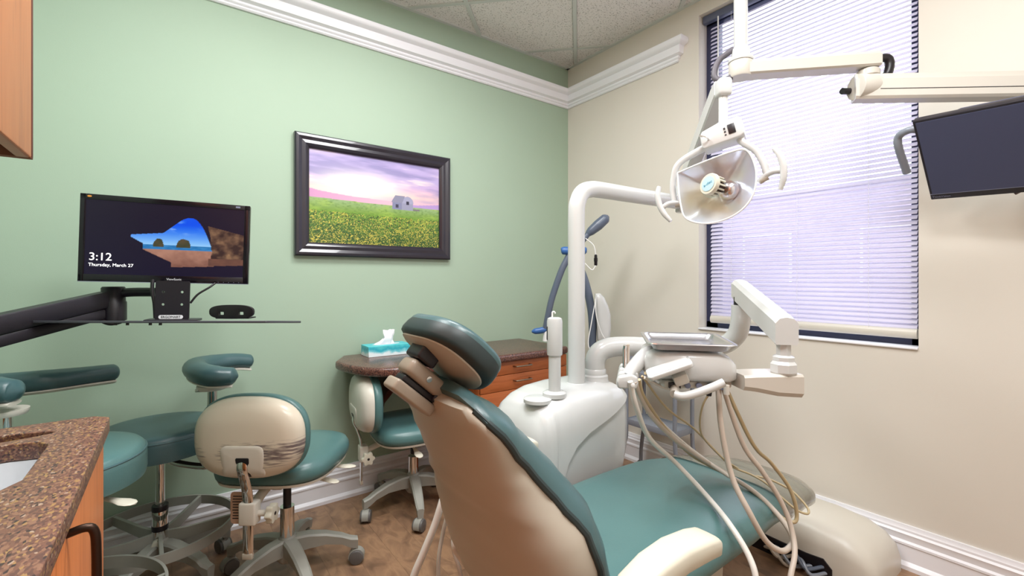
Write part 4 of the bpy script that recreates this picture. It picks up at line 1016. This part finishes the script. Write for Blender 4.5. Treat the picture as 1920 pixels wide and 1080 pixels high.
hoses = [
 ('hose_w', .0075, [(-1.369, -1.682, .882), (-1.335, -1.678, .80), (-1.245, -1.655, .69), (-1.125, -1.665, .590), (-1.135, -1.775, .530), (-1.215, -1.885, .520), (-1.236, -1.945, .472), (-1.248, -1.968, .42), (-1.25, -1.975, .30), (-1.2, -1.95, .15)]),
 ('hose_g', .0075, [(-1.351, -1.683, .88), (-1.271, -1.668, .781), (-1.151, -1.658, .683), (-1.036, -1.668, .602), (-.944, -1.72, .535), (-.945, -1.821, .507), (-.965, -1.899, .472), (-1.004, -1.95, .447), (-1.048, -1.958, .436), (-1.095, -1.955, .445), (-1.143, -1.940, .483), (-1.177, -1.915, .556), (-1.18, -1.87, .636), (-1.186, -1.844, .763), (-1.183, -1.833, .88)]),
 ('hose_g', .0070, [(-1.176, -1.838, .885), (-1.119, -1.868, .712), (-1.076, -1.900, .635), (-1.046, -1.925, .574), (-1.029, -1.945, .519), (-1.032, -1.962, .47), (-1.06, -1.978, .434), (-1.11, -1.987, .393), (-1.155, -1.991, .30), (-1.15, -1.98, .15)]),
 ('hose_b', .0055, [(-1.162, -1.836, .882), (-1.067, -1.87, .701), (-.983, -1.883, .629), (-.928, -1.905, .559), (-.912, -1.918, .512), (-.904, -1.922, .467), (-.912, -1.918, .447), (-.927, -1.892, .452), (-.931, -1.846, .485), (-.939, -1.79, .513), (-.941, -1.74, .528), (-.977, -1.687, .556), (-1.05, -1.658, .606), (-1.181, -1.66, .714), (-1.305, -1.68, .828), (-1.341, -1.69, .885)]),
 ('hose_b', .0034, [(-1.326, -1.689, .893), (-1.21, -1.689, .783), (-1.073, -1.691, .697), (-.964, -1.697, .609), (-.908, -1.726, .549), (-.866, -1.77, .525), (-.858, -1.813, .51), (-.862, -1.86, .485), (-.859, -1.905, .461), (-.845, -1.928, .455), (-.832, -1.925, .465), (-.824, -1.901, .483), (-.819, -1.867, .50), (-.825, -1.813, .512), (-.843, -1.775, .516)]),
 ('hose_b', .0028, [(-1.193, -1.813, .848), (-1.198, -1.797, .813), (-1.168, -1.77, .753), (-1.104, -1.742, .689), (-.983, -1.72, .606), (-.931, -1.722, .57), (-.89, -1.74, .54)]),
 ('hose_b', .0045, [(-1.31, -1.688, .899), (-1.26, -1.685, .880), (-1.23, -1.70, .867), (-1.205, -1.725, .872), (-1.20, -1.74, .885)]),
 ('hose_w', .0045, [(-1.321, -1.693, .889), (-1.248, -1.697, .854), (-1.217, -1.721, .844), (-1.205, -1.75, .865), (-1.2, -1.77, .885)]),
 ('hose_w', .006, [(-1.345, -1.665, .88), (-1.27, -1.65, .80), (-1.17, -1.64, .72), (-1.07, -1.65, .64), (-.99, -1.68, .575), (-.95, -1.74, .53)]),
]
for mm, r, pts in hoses: MB().tube(pts, r, n=10, k=7).build('hose', M[mm], de, off=O, smooth=70)
MB().cyl((-1.190, -1.816, .876), (-1.194, -1.812, .842), .0075, n=14).build('cable_plug', M['black'], de, off=O, bevel=.002)

tr_ = thing('instrument_tray', 'polished steel instrument tray lying on the console', 'tray', tuple(Q(.0, .135, .036)), CAMROT - R(12))
tw, tdp = .120, .145
def tray_ring(s, z): return [V((x, y, z)) for x, y in rrect(-tw + s, tw - s, -tdp + s, tdp - s, max(.004, .028 - s * .4), 6)]
MB().loft([tray_ring(0, .020), tray_ring(.001, .0225), tray_ring(.010, .0225), tray_ring(.014, .018), tray_ring(.022, .004), tray_ring(.03, .002), tray_ring(.06, .002), tray_ring(.062, .0035), tray_ring(.11, .0035)], (False, True)).build('basin', M['steel'], tr_, smooth=50)
MB().loft([tray_ring(0, .020), tray_ring(.012, .017), tray_ring(.021, .003), tray_ring(.03, .0), tray_ring(.11, .0)], (False, True)).build('underside', M['steel'], tr_, smooth=50)

# ------------------------------------------------------------------ workstation monitor on a wall arm (left)
ma = thing('monitor_arm', 'black articulated wall arm carrying the lit monitor', 'monitor arm', (-2.94, -.775, .98))
O = (-2.94, -.775, .98)
MB().box((-2.935, -.775, .99), (.026, .09, .18)).build('wall_plate', M['blackm'], ma, off=O, bevel=.004)
MB().cyl((-2.90, -.74, .95), (-2.90, -.74, 1.04), .032).build('wall_pivot', M['blackm'], ma, off=O, bevel=.004)
a, b = V((-2.895, -.735, .992)), V((-2.578, -.392, 1.078))
d = (b - a).normalized(); sd = d.cross(V((0, 0, 1))).normalized()
def armseg(nm, q0, q1, zl, zh, ww, m):
    MB().loft([[a.lerp(b, q) + sd * ww * p[0] + V((0, 0, p[1])) for p in ((-1, zl + .006), (-.85, zl), (.85, zl), (1, zl + .006), (1, zh - .006), (.85, zh), (-.85, zh), (-1, zh - .006))] for q in (q0, q1)]).build(nm, m, ma, off=O, smooth=30)
armseg('spring_arm', 0, 1, -.010, .045, .022, M['blackm'])
armseg('lower_link', -.02, .97, -.046, -.013, .020, M['blackm'])
MB().lathe([(.030, 1.018), (.037, 1.022), (.037, 1.085), (.034, 1.09), (.034, 1.135), (.03, 1.14)], (-2.555, -.375, 0)).build('tilt_head', M['blackm'], ma, off=O, smooth=40)
MB().tube([(-2.60, -.42, 1.04), (-2.575, -.405, 1.018), (-2.555, -.40, 1.012), (-2.53, -.39, 1.02), (-2.54, -.37, 1.04)], .007, n=10).build('arm_cable', M['black'], ma, off=O)
MB().tube([(-2.555, -.375, 1.115), (-2.50, -.40, 1.12), (-2.42, -.455, 1.12)], .016, n=12).build('cross_link', M['blackm'], ma, off=O)
ex = V((.9735, -.2285, -.0265)).normalized(); en = V((-.2285, -.9735, 0)).normalized(); ey = en.cross(ex)
mm_ = frame(ex, ey, en)
mc = V((-2.397, -.508, 1.298))
mo = thing('computer_monitor', 'black wide monitor showing a beach cave lock screen', 'monitor', tuple(mc - V((0, 0, .145))))
O = tuple(mo.location)
MW, MH = .487, .290
MB().box(mc - en * .014, (MW, MH, .026), mm_).build('case', M['blackgloss'], mo, off=O, bevel=.003)
MB().box(mc - en * .034, (MW * .7, MH * .7, .02), mm_).build('back_bulge', M['black'], mo, off=O, bevel=.006)
for (cx, cy, sx, sy) in ((0, MH / 2 - .009, MW, .018), (0, -MH / 2 + .0125, MW, .025), (-MW / 2 + .008, 0, .016, MH), (MW / 2 - .009, 0, .018, MH)):
    MB().box(mc + mm_ @ V((cx, cy, .001)), (sx, sy, .006), mm_).build('bezel', M['blackgloss'], mo, off=O, bevel=.0015)
def beach(u, v):
    dark = lerp((20, 10, 38), (26, 16, 36), v)
    c = dark
    top = .60 + .0 * u
    # cave mouth outline
    if u < .46: hi = .56 + (u - .28) * .22
    elif u < .64: hi = .60 + .235 * math.sin((u - .46) / .18 * PI / 2) ** 1.3
    else: hi = .835 - .42 * max(0, (u - .64) / .14) ** 2
    lo = .52 - (u - .27) * 1.1 if u < .34 else (.36 if u < .34 else .36 - (u - .34) * .95)
    if u > .52: lo = .12 + (u - .5) * .09
    lo = max(lo, .10 + (u - .5) * .09) if u > .34 else lo
    n = fbm(u * 20, v * 14, 4)
    if .265 < u < .80 and lo < v < hi:
        if v > .43:
            c = lerp((150, 205, 250), (0, 80, 235), (v - .43) / .3)
            cl = fbm(u * 14, v * 22, 12); band = math.exp(-((u - .58) / .07) ** 2 - ((v - .68) / .07) ** 2)
            c = lerp(c, (220, 236, 255), (cl - .45) * 5 * band)
        elif v > .37: c = lerp((70, 150, 210), (20, 96, 160), fbm(u * 30, v * 60, 2))
        else: c = lerp((176, 128, 108), (120, 78, 66), (.37 - v) * 3 + (n - .5) * .8)
    for (x0, w_, h_) in ((.435, .034, .10), (.595, .046, .125)):
        q = abs(u - x0) / w_
        if q < 1 and .40 < v < .41 + h_ * math.sqrt(1 - q * q) * (.8 + .5 * n): c = lerp((96, 78, 56), (54, 62, 40), n)
    # rock wall on the right and sand below it
    edge = .765 - .05 * max(0, v - .45) * 2 + .03 * n
    if u > edge and .24 < v < .74 - (u - .74) * .45: c = lerp((58, 38, 34), (148, 112, 82), (n - .3) * 1.9)
    if u > .76 and .13 + (u - .5) * .09 < v <= .26: c = lerp((120, 80, 64), (92, 60, 52), n)
    return c
so = mc + mm_ @ V((-MW / 2 + .016, -MH / 2 + .025, .0025))
printed('screen', mo, so - V(O), ex * (MW - .034), ey * (MH - .043), 240, 140, beach, print_mat('lit_screen', .3, 1.0, .3))
M['txt_lit'] = mat('lit_text', (255, 255, 255), .5, emit=1.1)
def onscr(x, y, z=.004): return mc + mm_ @ V((x, y, z)) - V(O)
text('clock_text', '3:12', .036, M['txt_lit'], mo, mm_, onscr(-.217, -.063), 'LEFT')
text('date_text', 'Thursday, March 27', .0148, M['txt_lit'], mo, mm_, onscr(-.217, -.089), 'LEFT')
text('brand_text', 'ViewSonic', .0105, M['txt_w'], mo, mm_, onscr(.018, -.1325, .0045))
MB().prism(sup(.006, .003, 2, 12), 0, .0006, 'xy', mm_, mc + mm_ @ V((-.219, .137, .004))).build('logo_mark', mat('orange_print', (226, 150, 60), .5), mo, off=O)
MB().box(mc + mm_ @ V((.205, .137, .004)), (.014, .006, .001), mm_).build('corner_sticker', M['txt_g'], mo, off=O)
for k in range(5): MB().box(mc + mm_ @ V((.150 + k * .016, -.139, .0042)), (.002, .0015, .0008), mm_).build('button_mark', M['txt_g'], mo, off=O)
MB().pad(sup(.0025, .0025, 2, 12), [(1, 0), (.5, .001)], mm_, mc + mm_ @ V((.021, -.1465, .004))).build('power_light', mat('blue_led', (70, 90, 255), .4, emit=6), mo, off=O)
MB().box(mc + mm_ @ V((0, -MH / 2 + .0005, -.004)), (MW, .0016, .016), mm_).build('silver_edge', M['txt_g'], mo, off=O)

ks = thing('keyboard_shelf', 'thin black keyboard shelf on a bracket below the monitor', 'shelf', (-2.41, -.62, 1.02))
O = (-2.41, -.62, 1.02)
sxx = V((.8018, -.5975, 0)); tl = V((.5975, .8018, -.0945)).normalized(); snn = sxx.cross(tl)
sm_ = frame(sxx, tl, snn)
sc_ = V((-2.4725, -.766, 1.0405)) + tl * .115
MB().prism([(-.30, -.115), (.378, -.115), (.384, -.10), (.384, .10), (.37, .115), (-.30, .115), (-.385, .02), (-.39, -.04), (-.37, -.09)], -.0035, .0035, 'xy', sm_, sc_).build('shelf_board', mat('dark_grey_laminate', (70, 70, 78), .4), ks, off=O, bevel=.001, seg=1)
pc = V((-2.388, -.585, 1.085))
holes = [[(xx + .0042 * math.cos(2 * PI * i / 12), yy + .0042 * math.sin(2 * PI * i / 12)) for i in range(12)] for xx in (-.026, .026) for yy in (.038, -.004)]
q = ngon_slab(rrect(-.048, .048, -.055, .075, .006, 3), holes, -.003, .003)
q.v = [pc + mm_ @ p for p in q.v]; br = q.build('bracket_plate', M['blackm'], ks, off=O, smooth=25)
MB().prism(rrect(-.034, .034, -.0065, .0065, .006, 4), .003, .0042, 'xy', mm_, pc + mm_ @ V((-.003, -.046, 0))).build('badge', M['txt_w'], br, off=O)
text('badge_text', 'ERGOMART', .0098, M['txt_k'], br, mm_, pc + mm_ @ V((-.003, -.046, .0046)) - V(O), sx=1.05)
MB().box(pc + mm_ @ V((.0, -.058, -.02)), (.15, .008, .07), mm_).build('bracket_foot', M['blackm'], ks, off=O, bevel=.002)
MB().tube([pc + mm_ @ V((-.062, .078, -.02)), pc + mm_ @ V((-.060, .04, -.012)), pc + mm_ @ V((-.052, .0, -.008)), pc + mm_ @ V((-.048, -.05, -.008))], .0055, n=10).build('cable', M['black'], ks, off=O)
MB().tube([pc + mm_ @ V((.115, .070, -.03)), pc + mm_ @ V((.10, .055, -.02)), pc + mm_ @ V((.068, .03, -.012)), pc + mm_ @ V((.048, .0, -.008))], .0035, n=10).build('cable', M['black'], ks, off=O)
for xx in (-.075, -.04, .028, .058): MB().cyl(sc_ + sm_ @ V((xx + .0, -.10, -.003)), sc_ + sm_ @ V((xx, -.10, -.010)), .004, n=12).build('rubber_stud', M['black'], ks, off=O)
hp = thing('slotted_holder', 'black oval plastic holder with two slots standing on the keyboard shelf', 'holder', (-2.245, -.897, 1.047), CAMROT)
outl = [(a, b + .021) for a, b in sup(.066, .021, 2.8, 40)]
h1 = rrect(-.037, -.022, .012, .021, .001, 1); h2 = rrect(.022, .037, .012, .021, .001, 1)
q = ngon_slab(outl, [h1, h2], -.005, .005)
q.v = [V((p.x, p.z, p.y)) for p in q.v]; q.build('holder_body', M['black'], hp, bevel=.0015, seg=2)
MB().box((0, .02, .002), (.10, .04, .004)).build('holder_foot', M['black'], hp, bevel=.001)

# ------------------------------------------------------------------ ceiling mounted monitor (right)
cm = thing('ceiling_monitor_mount', 'white ceiling post with two jointed arms in front of the window', 'monitor mount', (-.645, -1.625, 2.74))
O = (-.645, -1.625, 2.74)
MB().cyl((-.645, -1.625, 2.03), (-.645, -1.625, 2.736), .0245).build('ceiling_post', M['unit'], cm, off=O)
MB().lathe([(.075, 2.72), (.075, 2.737), (.05, 2.71), (.03, 2.705)][::-1], (-.645, -1.625, 0)).build('ceiling_flange', M['unit'], cm, off=O)
MB().lathe([(.044, 1.995), (.046, 2.000), (.044, 2.008), (.033, 2.012), (.031, 2.045), (.027, 2.05)], (-.645, -1.625, 0)).build('post_collar', M['unit'], cm, off=O, smooth=40)
def hseg(nm, a, b, w0, w1, h0, h1, m, parent=cm, ext=0.0):
    a, b = V(a), V(b); d = (b - a).normalized(); sd = d.cross(V((0, 0, 1))).normalized(); a = a - d * ext; b = b + d * ext
    return MB().loft([[p0 + sd * ww * p[0] + V((0, 0, hh * p[1])) for p in ((-1, -.8), (-.8, -1), (.8, -1), (1, -.8), (1, .55), (.75, .62), (.7, 1), (-.7, 1), (-.75, .62), (-1, .55))] for p0, ww, hh in ((a, w0, h0), (b, w1, h1))]).build(nm, m, parent, off=O, smooth=25)
MB().lathe([(.040, 1.935), (.043, 1.94), (.043, 1.99), (.040, 1.996)], (-.645, -1.625, 0)).build('post_joint', M['unit_warm'], cm, off=O, smooth=40)
hseg('upper_arm', (-.645, -1.625, 1.964), (-.335, -1.945, 1.964), .038, .036, .028, .027, M['unit_warm'], ext=.02)
MB().lathe([(.030, 1.905), (.036, 1.910), (.036, 1.928), (.03, 1.934)], (-.340, -1.940, 0)).build('elbow_joint', M['unit_warm'], cm, off=O, smooth=40)
la = hseg('lower_arm', (-.375, -1.905, 1.868), (-.10, -2.345, 1.800), .03, .03, .046, .042, M['unit_warm'])
dd_ = (V((-.10, -2.345, 1.80)) - V((-.375, -1.905, 1.868))).normalized(); ss_ = dd_.cross(V((0, 0, 1))).normalized()
if ss_.x > 0: ss_ = -ss_
MB().box(V((-.375, -1.905, 1.868)).lerp(V((-.10, -2.345, 1.80)), .56) + ss_ * .0303 + V((0, 0, -.012)), (.44, .0012, .0022), frame(dd_, ss_, dd_.cross(ss_))).build('cover_seam', M['blackm'], la, off=O)
MB().cyl((-.385, -1.915, 1.868), (-.325, -1.895 - .06, 1.868), .046, n=30).build('elbow_cap', M['unit_warm'], cm, off=O, bevel=.004)
MB().tube([(-.66, -1.605, 2.05), (-.686, -1.56, 2.014), (-.70, -1.55, 1.955), (-.690, -1.575, 1.930), (-.672, -1.605, 1.94)], .0115, n=10).build('cable_sleeve', mat('grey_sleeve', (92, 88, 96), .5), cm, off=O)
MB().tube([(-.315, -1.965, 1.975), (-.295, -1.985, 1.972), (-.288, -1.99, 1.95), (-.296, -1.985, 1.915), (-.31, -1.97, 1.90)], .015, n=10).build('cable_sleeve', M['black'], cm, off=O)
MB().tube([(-.37, -1.89, 1.865), (-.40, -1.878, 1.862)], .012, n=10).build('cable_end', M['black'], cm, off=O)
e1 = V((-.107, -.993, -.046)).normalized(); hx = V((.994, -.107, 0)); e2 = (hx * .63 + V((0, 0, -.777))); e2 = (e2 - e1 * e2.dot(e1)).normalized()
e3 = e1.cross(-e2)
sm2 = frame(e1, -e2, e3)
TL = V((-.368, -2.070, 1.702)); W2, H2 = .53, .318
pc2 = TL + e1 * W2 / 2 + e2 * H2 / 2
MB().tube([V((-.11, -2.33, 1.79)), V((-.10, -2.34, 1.66)), V((-.13, -2.34, 1.60)), pc2 - e3 * .03], .02, n=12).build('drop_bracket', M['unit_warm'], cm, off=O)
hnd = MB().tube([pc2 - e3 * .045 - e1 * .20 + e2 * (-.07), TL - e3 * .03 - e1 * .005 + e2 * .045, TL - e3 * .03 - e1 * .035 + e2 * .045, TL - e3 * .03 - e1 * .058 + e2 * .062, TL - e3 * .022 - e1 * .062 + e2 * .10, TL - e3 * .02 - e1 * .056 + e2 * .205], .0125, n=16, k=6).build('grab_handle', M['cart'], cm, off=O)
m2 = thing('patient_monitor', 'switched off dark monitor tilted down at the upper right', 'monitor', tuple(pc2))
O = tuple(pc2)
MB().box(pc2 - e3 * .014, (W2, H2, .028), sm2).build('case', M['blackm'], m2, off=O, bevel=.003)
MB().box(pc2 - e3 * .035 - e2 * .0, (W2 * .62, H2 * .98, .028), sm2).build('back_bulge', mat('grey_back_plastic', (72, 74, 92), .5), m2, off=O, bevel=.012, seg=3)
MB().box(pc2 + e3 * .0006 - e2 * .008, (W2 - .016, H2 - .032, .002), sm2).build('screen', M['screen_off'], m2, off=O, smooth=0)
MB().box(pc2 + e3 * .001 + e2 * (H2 / 2 - .0235), (W2 - .004, .002, .002), sm2).build('bezel_line', M['txt_g'], m2, off=O)
text('brand_text', 'ThinkVision', .011, M['txt_g'], m2, sm2, pc2 + e3 * .0012 + e2 * (H2 / 2 - .012) - e1 * (W2 / 2 - .006) - V(O), 'LEFT', sx=.95)
MB().tube([pc2 + e2 * (H2 / 2 - .01) - e1 * .02 - e3 * .03, pc2 + e2 * (H2 / 2 + .012) - e1 * .06 - e3 * .02], .007, n=10).build('tilt_lever', mat('brown_lever', (84, 70, 70), .5), m2, off=O)

# ------------------------------------------------------------------ grey cart behind the unit
ca_ = thing('utility_cart', 'grey enamel two shelf cart standing by the cream wall', 'cart', (-.18, -.92, 0))
O = (-.18, -.92, 0)
X0, X1, Y0, Y1 = -.262, -.10, -1.085, -.765
for z in (.345, .625):
    s_ = MB().box(((X0 + X1) / 2, (Y0 + Y1) / 2, z), (X1 - X0, Y1 - Y0, .012)).build('shelf', M['cart'], ca_, off=O, bevel=.004)
    for (c, d) in ((((X0 + X1) / 2, Y0, z - .006), (X1 - X0, .006, .034)), (((X0 + X1) / 2, Y1, z - .006), (X1 - X0, .006, .034)), ((X0, (Y0 + Y1) / 2, z - .006), (.006, Y1 - Y0, .034)), ((X1, (Y0 + Y1) / 2, z - .006), (.006, Y1 - Y0, .034))):
        MB().box(c, d).build('shelf_lip', M['cart'], s_, off=O, bevel=.002)
for (x, y) in ((X0, Y0), (X1, Y0), (X0, Y1), (X1, Y1)):
    sx = -1 if x == X0 else 1; sy = -1 if y == Y0 else 1
    px = x + .0
    lg = MB().tube([(px, y, .77), (px, y, .6), (px, y, .30), (px, y - .01 * -sy, .22), (px + sx * .012, y + sy * .03, .13), (px + sx * .015, y + sy * .035, .055)], .011, n=12, k=5).build('leg', M['cart'], ca_, off=O)
    MB().lathe([(.012, .0), (.022, .004), (.024, .03), (.02, .05), (.01, .058)], (px + sx * .015, y + sy * .035, 0), None, 18).build('caster', M['wheel'], lg, off=O)
for y in (Y0, Y1): MB().tube([(X0, y, .76), (X0, y, .775), (X0 + .02, y, .785), (X1 - .02, y, .785), (X1, y, .775), (X1, y, .76)], .011, n=12).build('top_rail', M['cart'], ca_, off=O)
MB().box(((X0 + X1) / 2, Y1 - .01, .70), (X1 - X0 - .01, .006, .13)).build('back_panel', M['cart'], ca_, off=O)

# ------------------------------------------------------------------ slate whitening lamp stand in the corner
wl = thing('whitening_lamp', 'slate blue arched lamp stand with blue knobs in the room corner', 'lamp stand', (-.376, -.60, 0))
O = (-.376, -.60, 0)
MB().tube([(-.372, -.600, .03), (-.374, -.60, .30), (-.376, -.605, .735), (-.384, -.61, .924), (-.399, -.60, 1.05), (-.429, -.585, 1.176), (-.46, -.562, 1.27), (-.492, -.552, 1.34)], [.02, .02, .022, .024, .024, .022, .020, .018], n=16).build('stand_tube', M['slate'], wl, off=O)
MB().tube([(-.488, -.548, 1.335), (-.515, -.530, 1.28), (-.546, -.512, 1.208), (-.586, -.482, 1.063), (-.606, -.468, .96), (-.619, -.458, .875)], [.02, .02, .0195, .019, .0185, .018], n=16).build('front_arm', M['slate'], wl, off=O)
MB().tube([(-.500, -.546, 1.302), (-.45, -.584, 1.381), (-.404, -.618, 1.455)], .0165, n=16).build('upper_arm', M['slate'], wl, off=O)
MB().tube([(-.424, -.603, 1.424), (-.405, -.617, 1.448), (-.37, -.643, 1.485), (-.335, -.669, 1.524), (-.322, -.679, 1.538)], [.014, .026, .032, .029, .010], n=18, k=6).build('lamp_head', M['slate'], wl, off=O, smooth=70)
MB().tube([(-.545, -.512, 1.333), (-.532, -.522, 1.334), (-.44, -.592, 1.334), (-.425, -.604, 1.333)], [.012, .024, .024, .012], n=16, k=4).build('pivot_knob', M['blue'], wl, off=O)
MB().tube([(-.598, -.473, .878), (-.635, -.445, .864), (-.668, -.420, .858), (-.684, -.408, .856)], [.013, .019, .017, .006], n=16, k=5).build('handle_knob', M['blue'], wl, off=O)
MB().lathe([(.022, .80), (.018, .83), (.012, .86)], (-.615, -.46, 0), None, 18).build('light_tip', M['white'], wl, off=O)
shm = frame((.8018, -.5975, 0), (0, 0, 1), (-.5975, -.8018, 0))
shp = [(-.030, .145), (-.004, .148), (.022, .125), (.046, .075), (.060, .02), (.062, -.05), (.056, -.12), (.040, -.148), (.006, -.152), (-.016, -.13)]
MB().pad(shp, [(.86, -.02), (1, -.01), (1, .008), (.93, .02), (.7, .026), (.02, .028)], shm, (-.365, -.655, .935)).build('power_supply', M['unit'], wl, off=O, smooth=50)
for r_, pts in ((.0028, [(-.444, -.613, 1.405), (-.414, -.648, 1.363), (-.404, -.656, 1.307)]), (.0028, [(-.411, -.662, 1.245), (-.429, -.649, 1.22), (-.459, -.615, 1.264)]), (.003, [(-.400, -.655, 1.08), (-.424, -.678, .961), (-.399, -.697, .853), (-.369, -.719, .791), (-.36, -.70, .70)]), (.003, [(-.400, -.655, 1.06), (-.448, -.66, .899), (-.461, -.651, .791), (-.438, -.667, .73), (-.40, -.66, .69)])):
    MB().tube(pts, r_, n=8).build('cable', M['white'], wl, off=O)
MB().lathe([(.007, 1.245), (.0095, 1.25), (.0095, 1.268), (.011, 1.270), (.011, 1.288), (.0085, 1.290), (.0085, 1.305), (.004, 1.31)], (-.407, -.659, 0), None, 16).build('cable_connector', M['black'], wl, off=O)
MB().prism(sup(.13, .13, 2.4, 32), 0, .035, c=(-.372, -.60, 0)).build('stand_base', M['slate'], wl, off=O, bevel=.01, seg=3)

# ------------------------------------------------------------------ floor junction box under the chair toe
jb = thing('junction_box', 'cream plastic utility junction box on the floor by the baseboard', 'utility box', (-.19, -1.74, 0))
O = (-.19, -1.74, 0)
JS = [(-1.46, .15, -.33, -.05), (-1.475, .175, -.345, -.042), (-1.60, .190, -.35, -.040), (-1.75, .190, -.35, -.040), (-1.86, .178, -.35, -.040), (-1.92, .150, -.345, -.042), (-1.955, .112, -.335, -.045), (-1.968, .06, -.325, -.05)]
rings = []
for y, zt, xa, xb in JS:
    rings.append([V((x, y, z)) for x, z in ((xa, .0), (xa, zt * .6), (xa + .012, zt * .86), (xa + .05, zt * .98), (xa + .10, zt), (xb - .05, zt), (xb - .012, zt * .93), (xb, zt * .8), (xb, 0))])
MB().loft(rings).build('cover', M['bone'], jb, off=O, smooth=50)
MB().prism([(-1.83, .0), (-1.83, .045), (-1.80, .075), (-1.74, .07), (-1.55, .075), (-1.50, .07), (-1.50, 0)], -.356, -.335, 'yz').build('cable_opening', M['black'], jb, off=O)
for k, (ya, yb, zz_, mm) in enumerate(((-1.55, -1.70, .05, 'hose_g'), (-1.60, -1.76, .035, 'cart'), (-1.66, -1.80, .055, 'slate'), (-1.58, -1.74, .02, 'hose_g'), (-1.70, -1.81, .03, 'cart'))):
    MB().tube([(-.35, ya, zz_), (-.385, (ya * 2 + yb) / 3, zz_ + .02), (-.40, (ya + yb * 2) / 3, zz_ * .6), (-.352, yb, zz_ * .8)], .007, n=8).build('cable', M[mm], jb, off=O)
pts = [(-.345, -1.52, .075), (-.40, -1.50, .075), (-.50, -1.48, .07), (-.62, -1.48, .06), (-.80, -1.52, .05)]
P2 = catmull(pts, 14)
MB().tube(P2, [.021 + .003 * (i % 2) for i in range(len(P2))], n=14, smooth=False).build('corrugated_conduit', M['greybase'], jb, off=O, smooth=20)
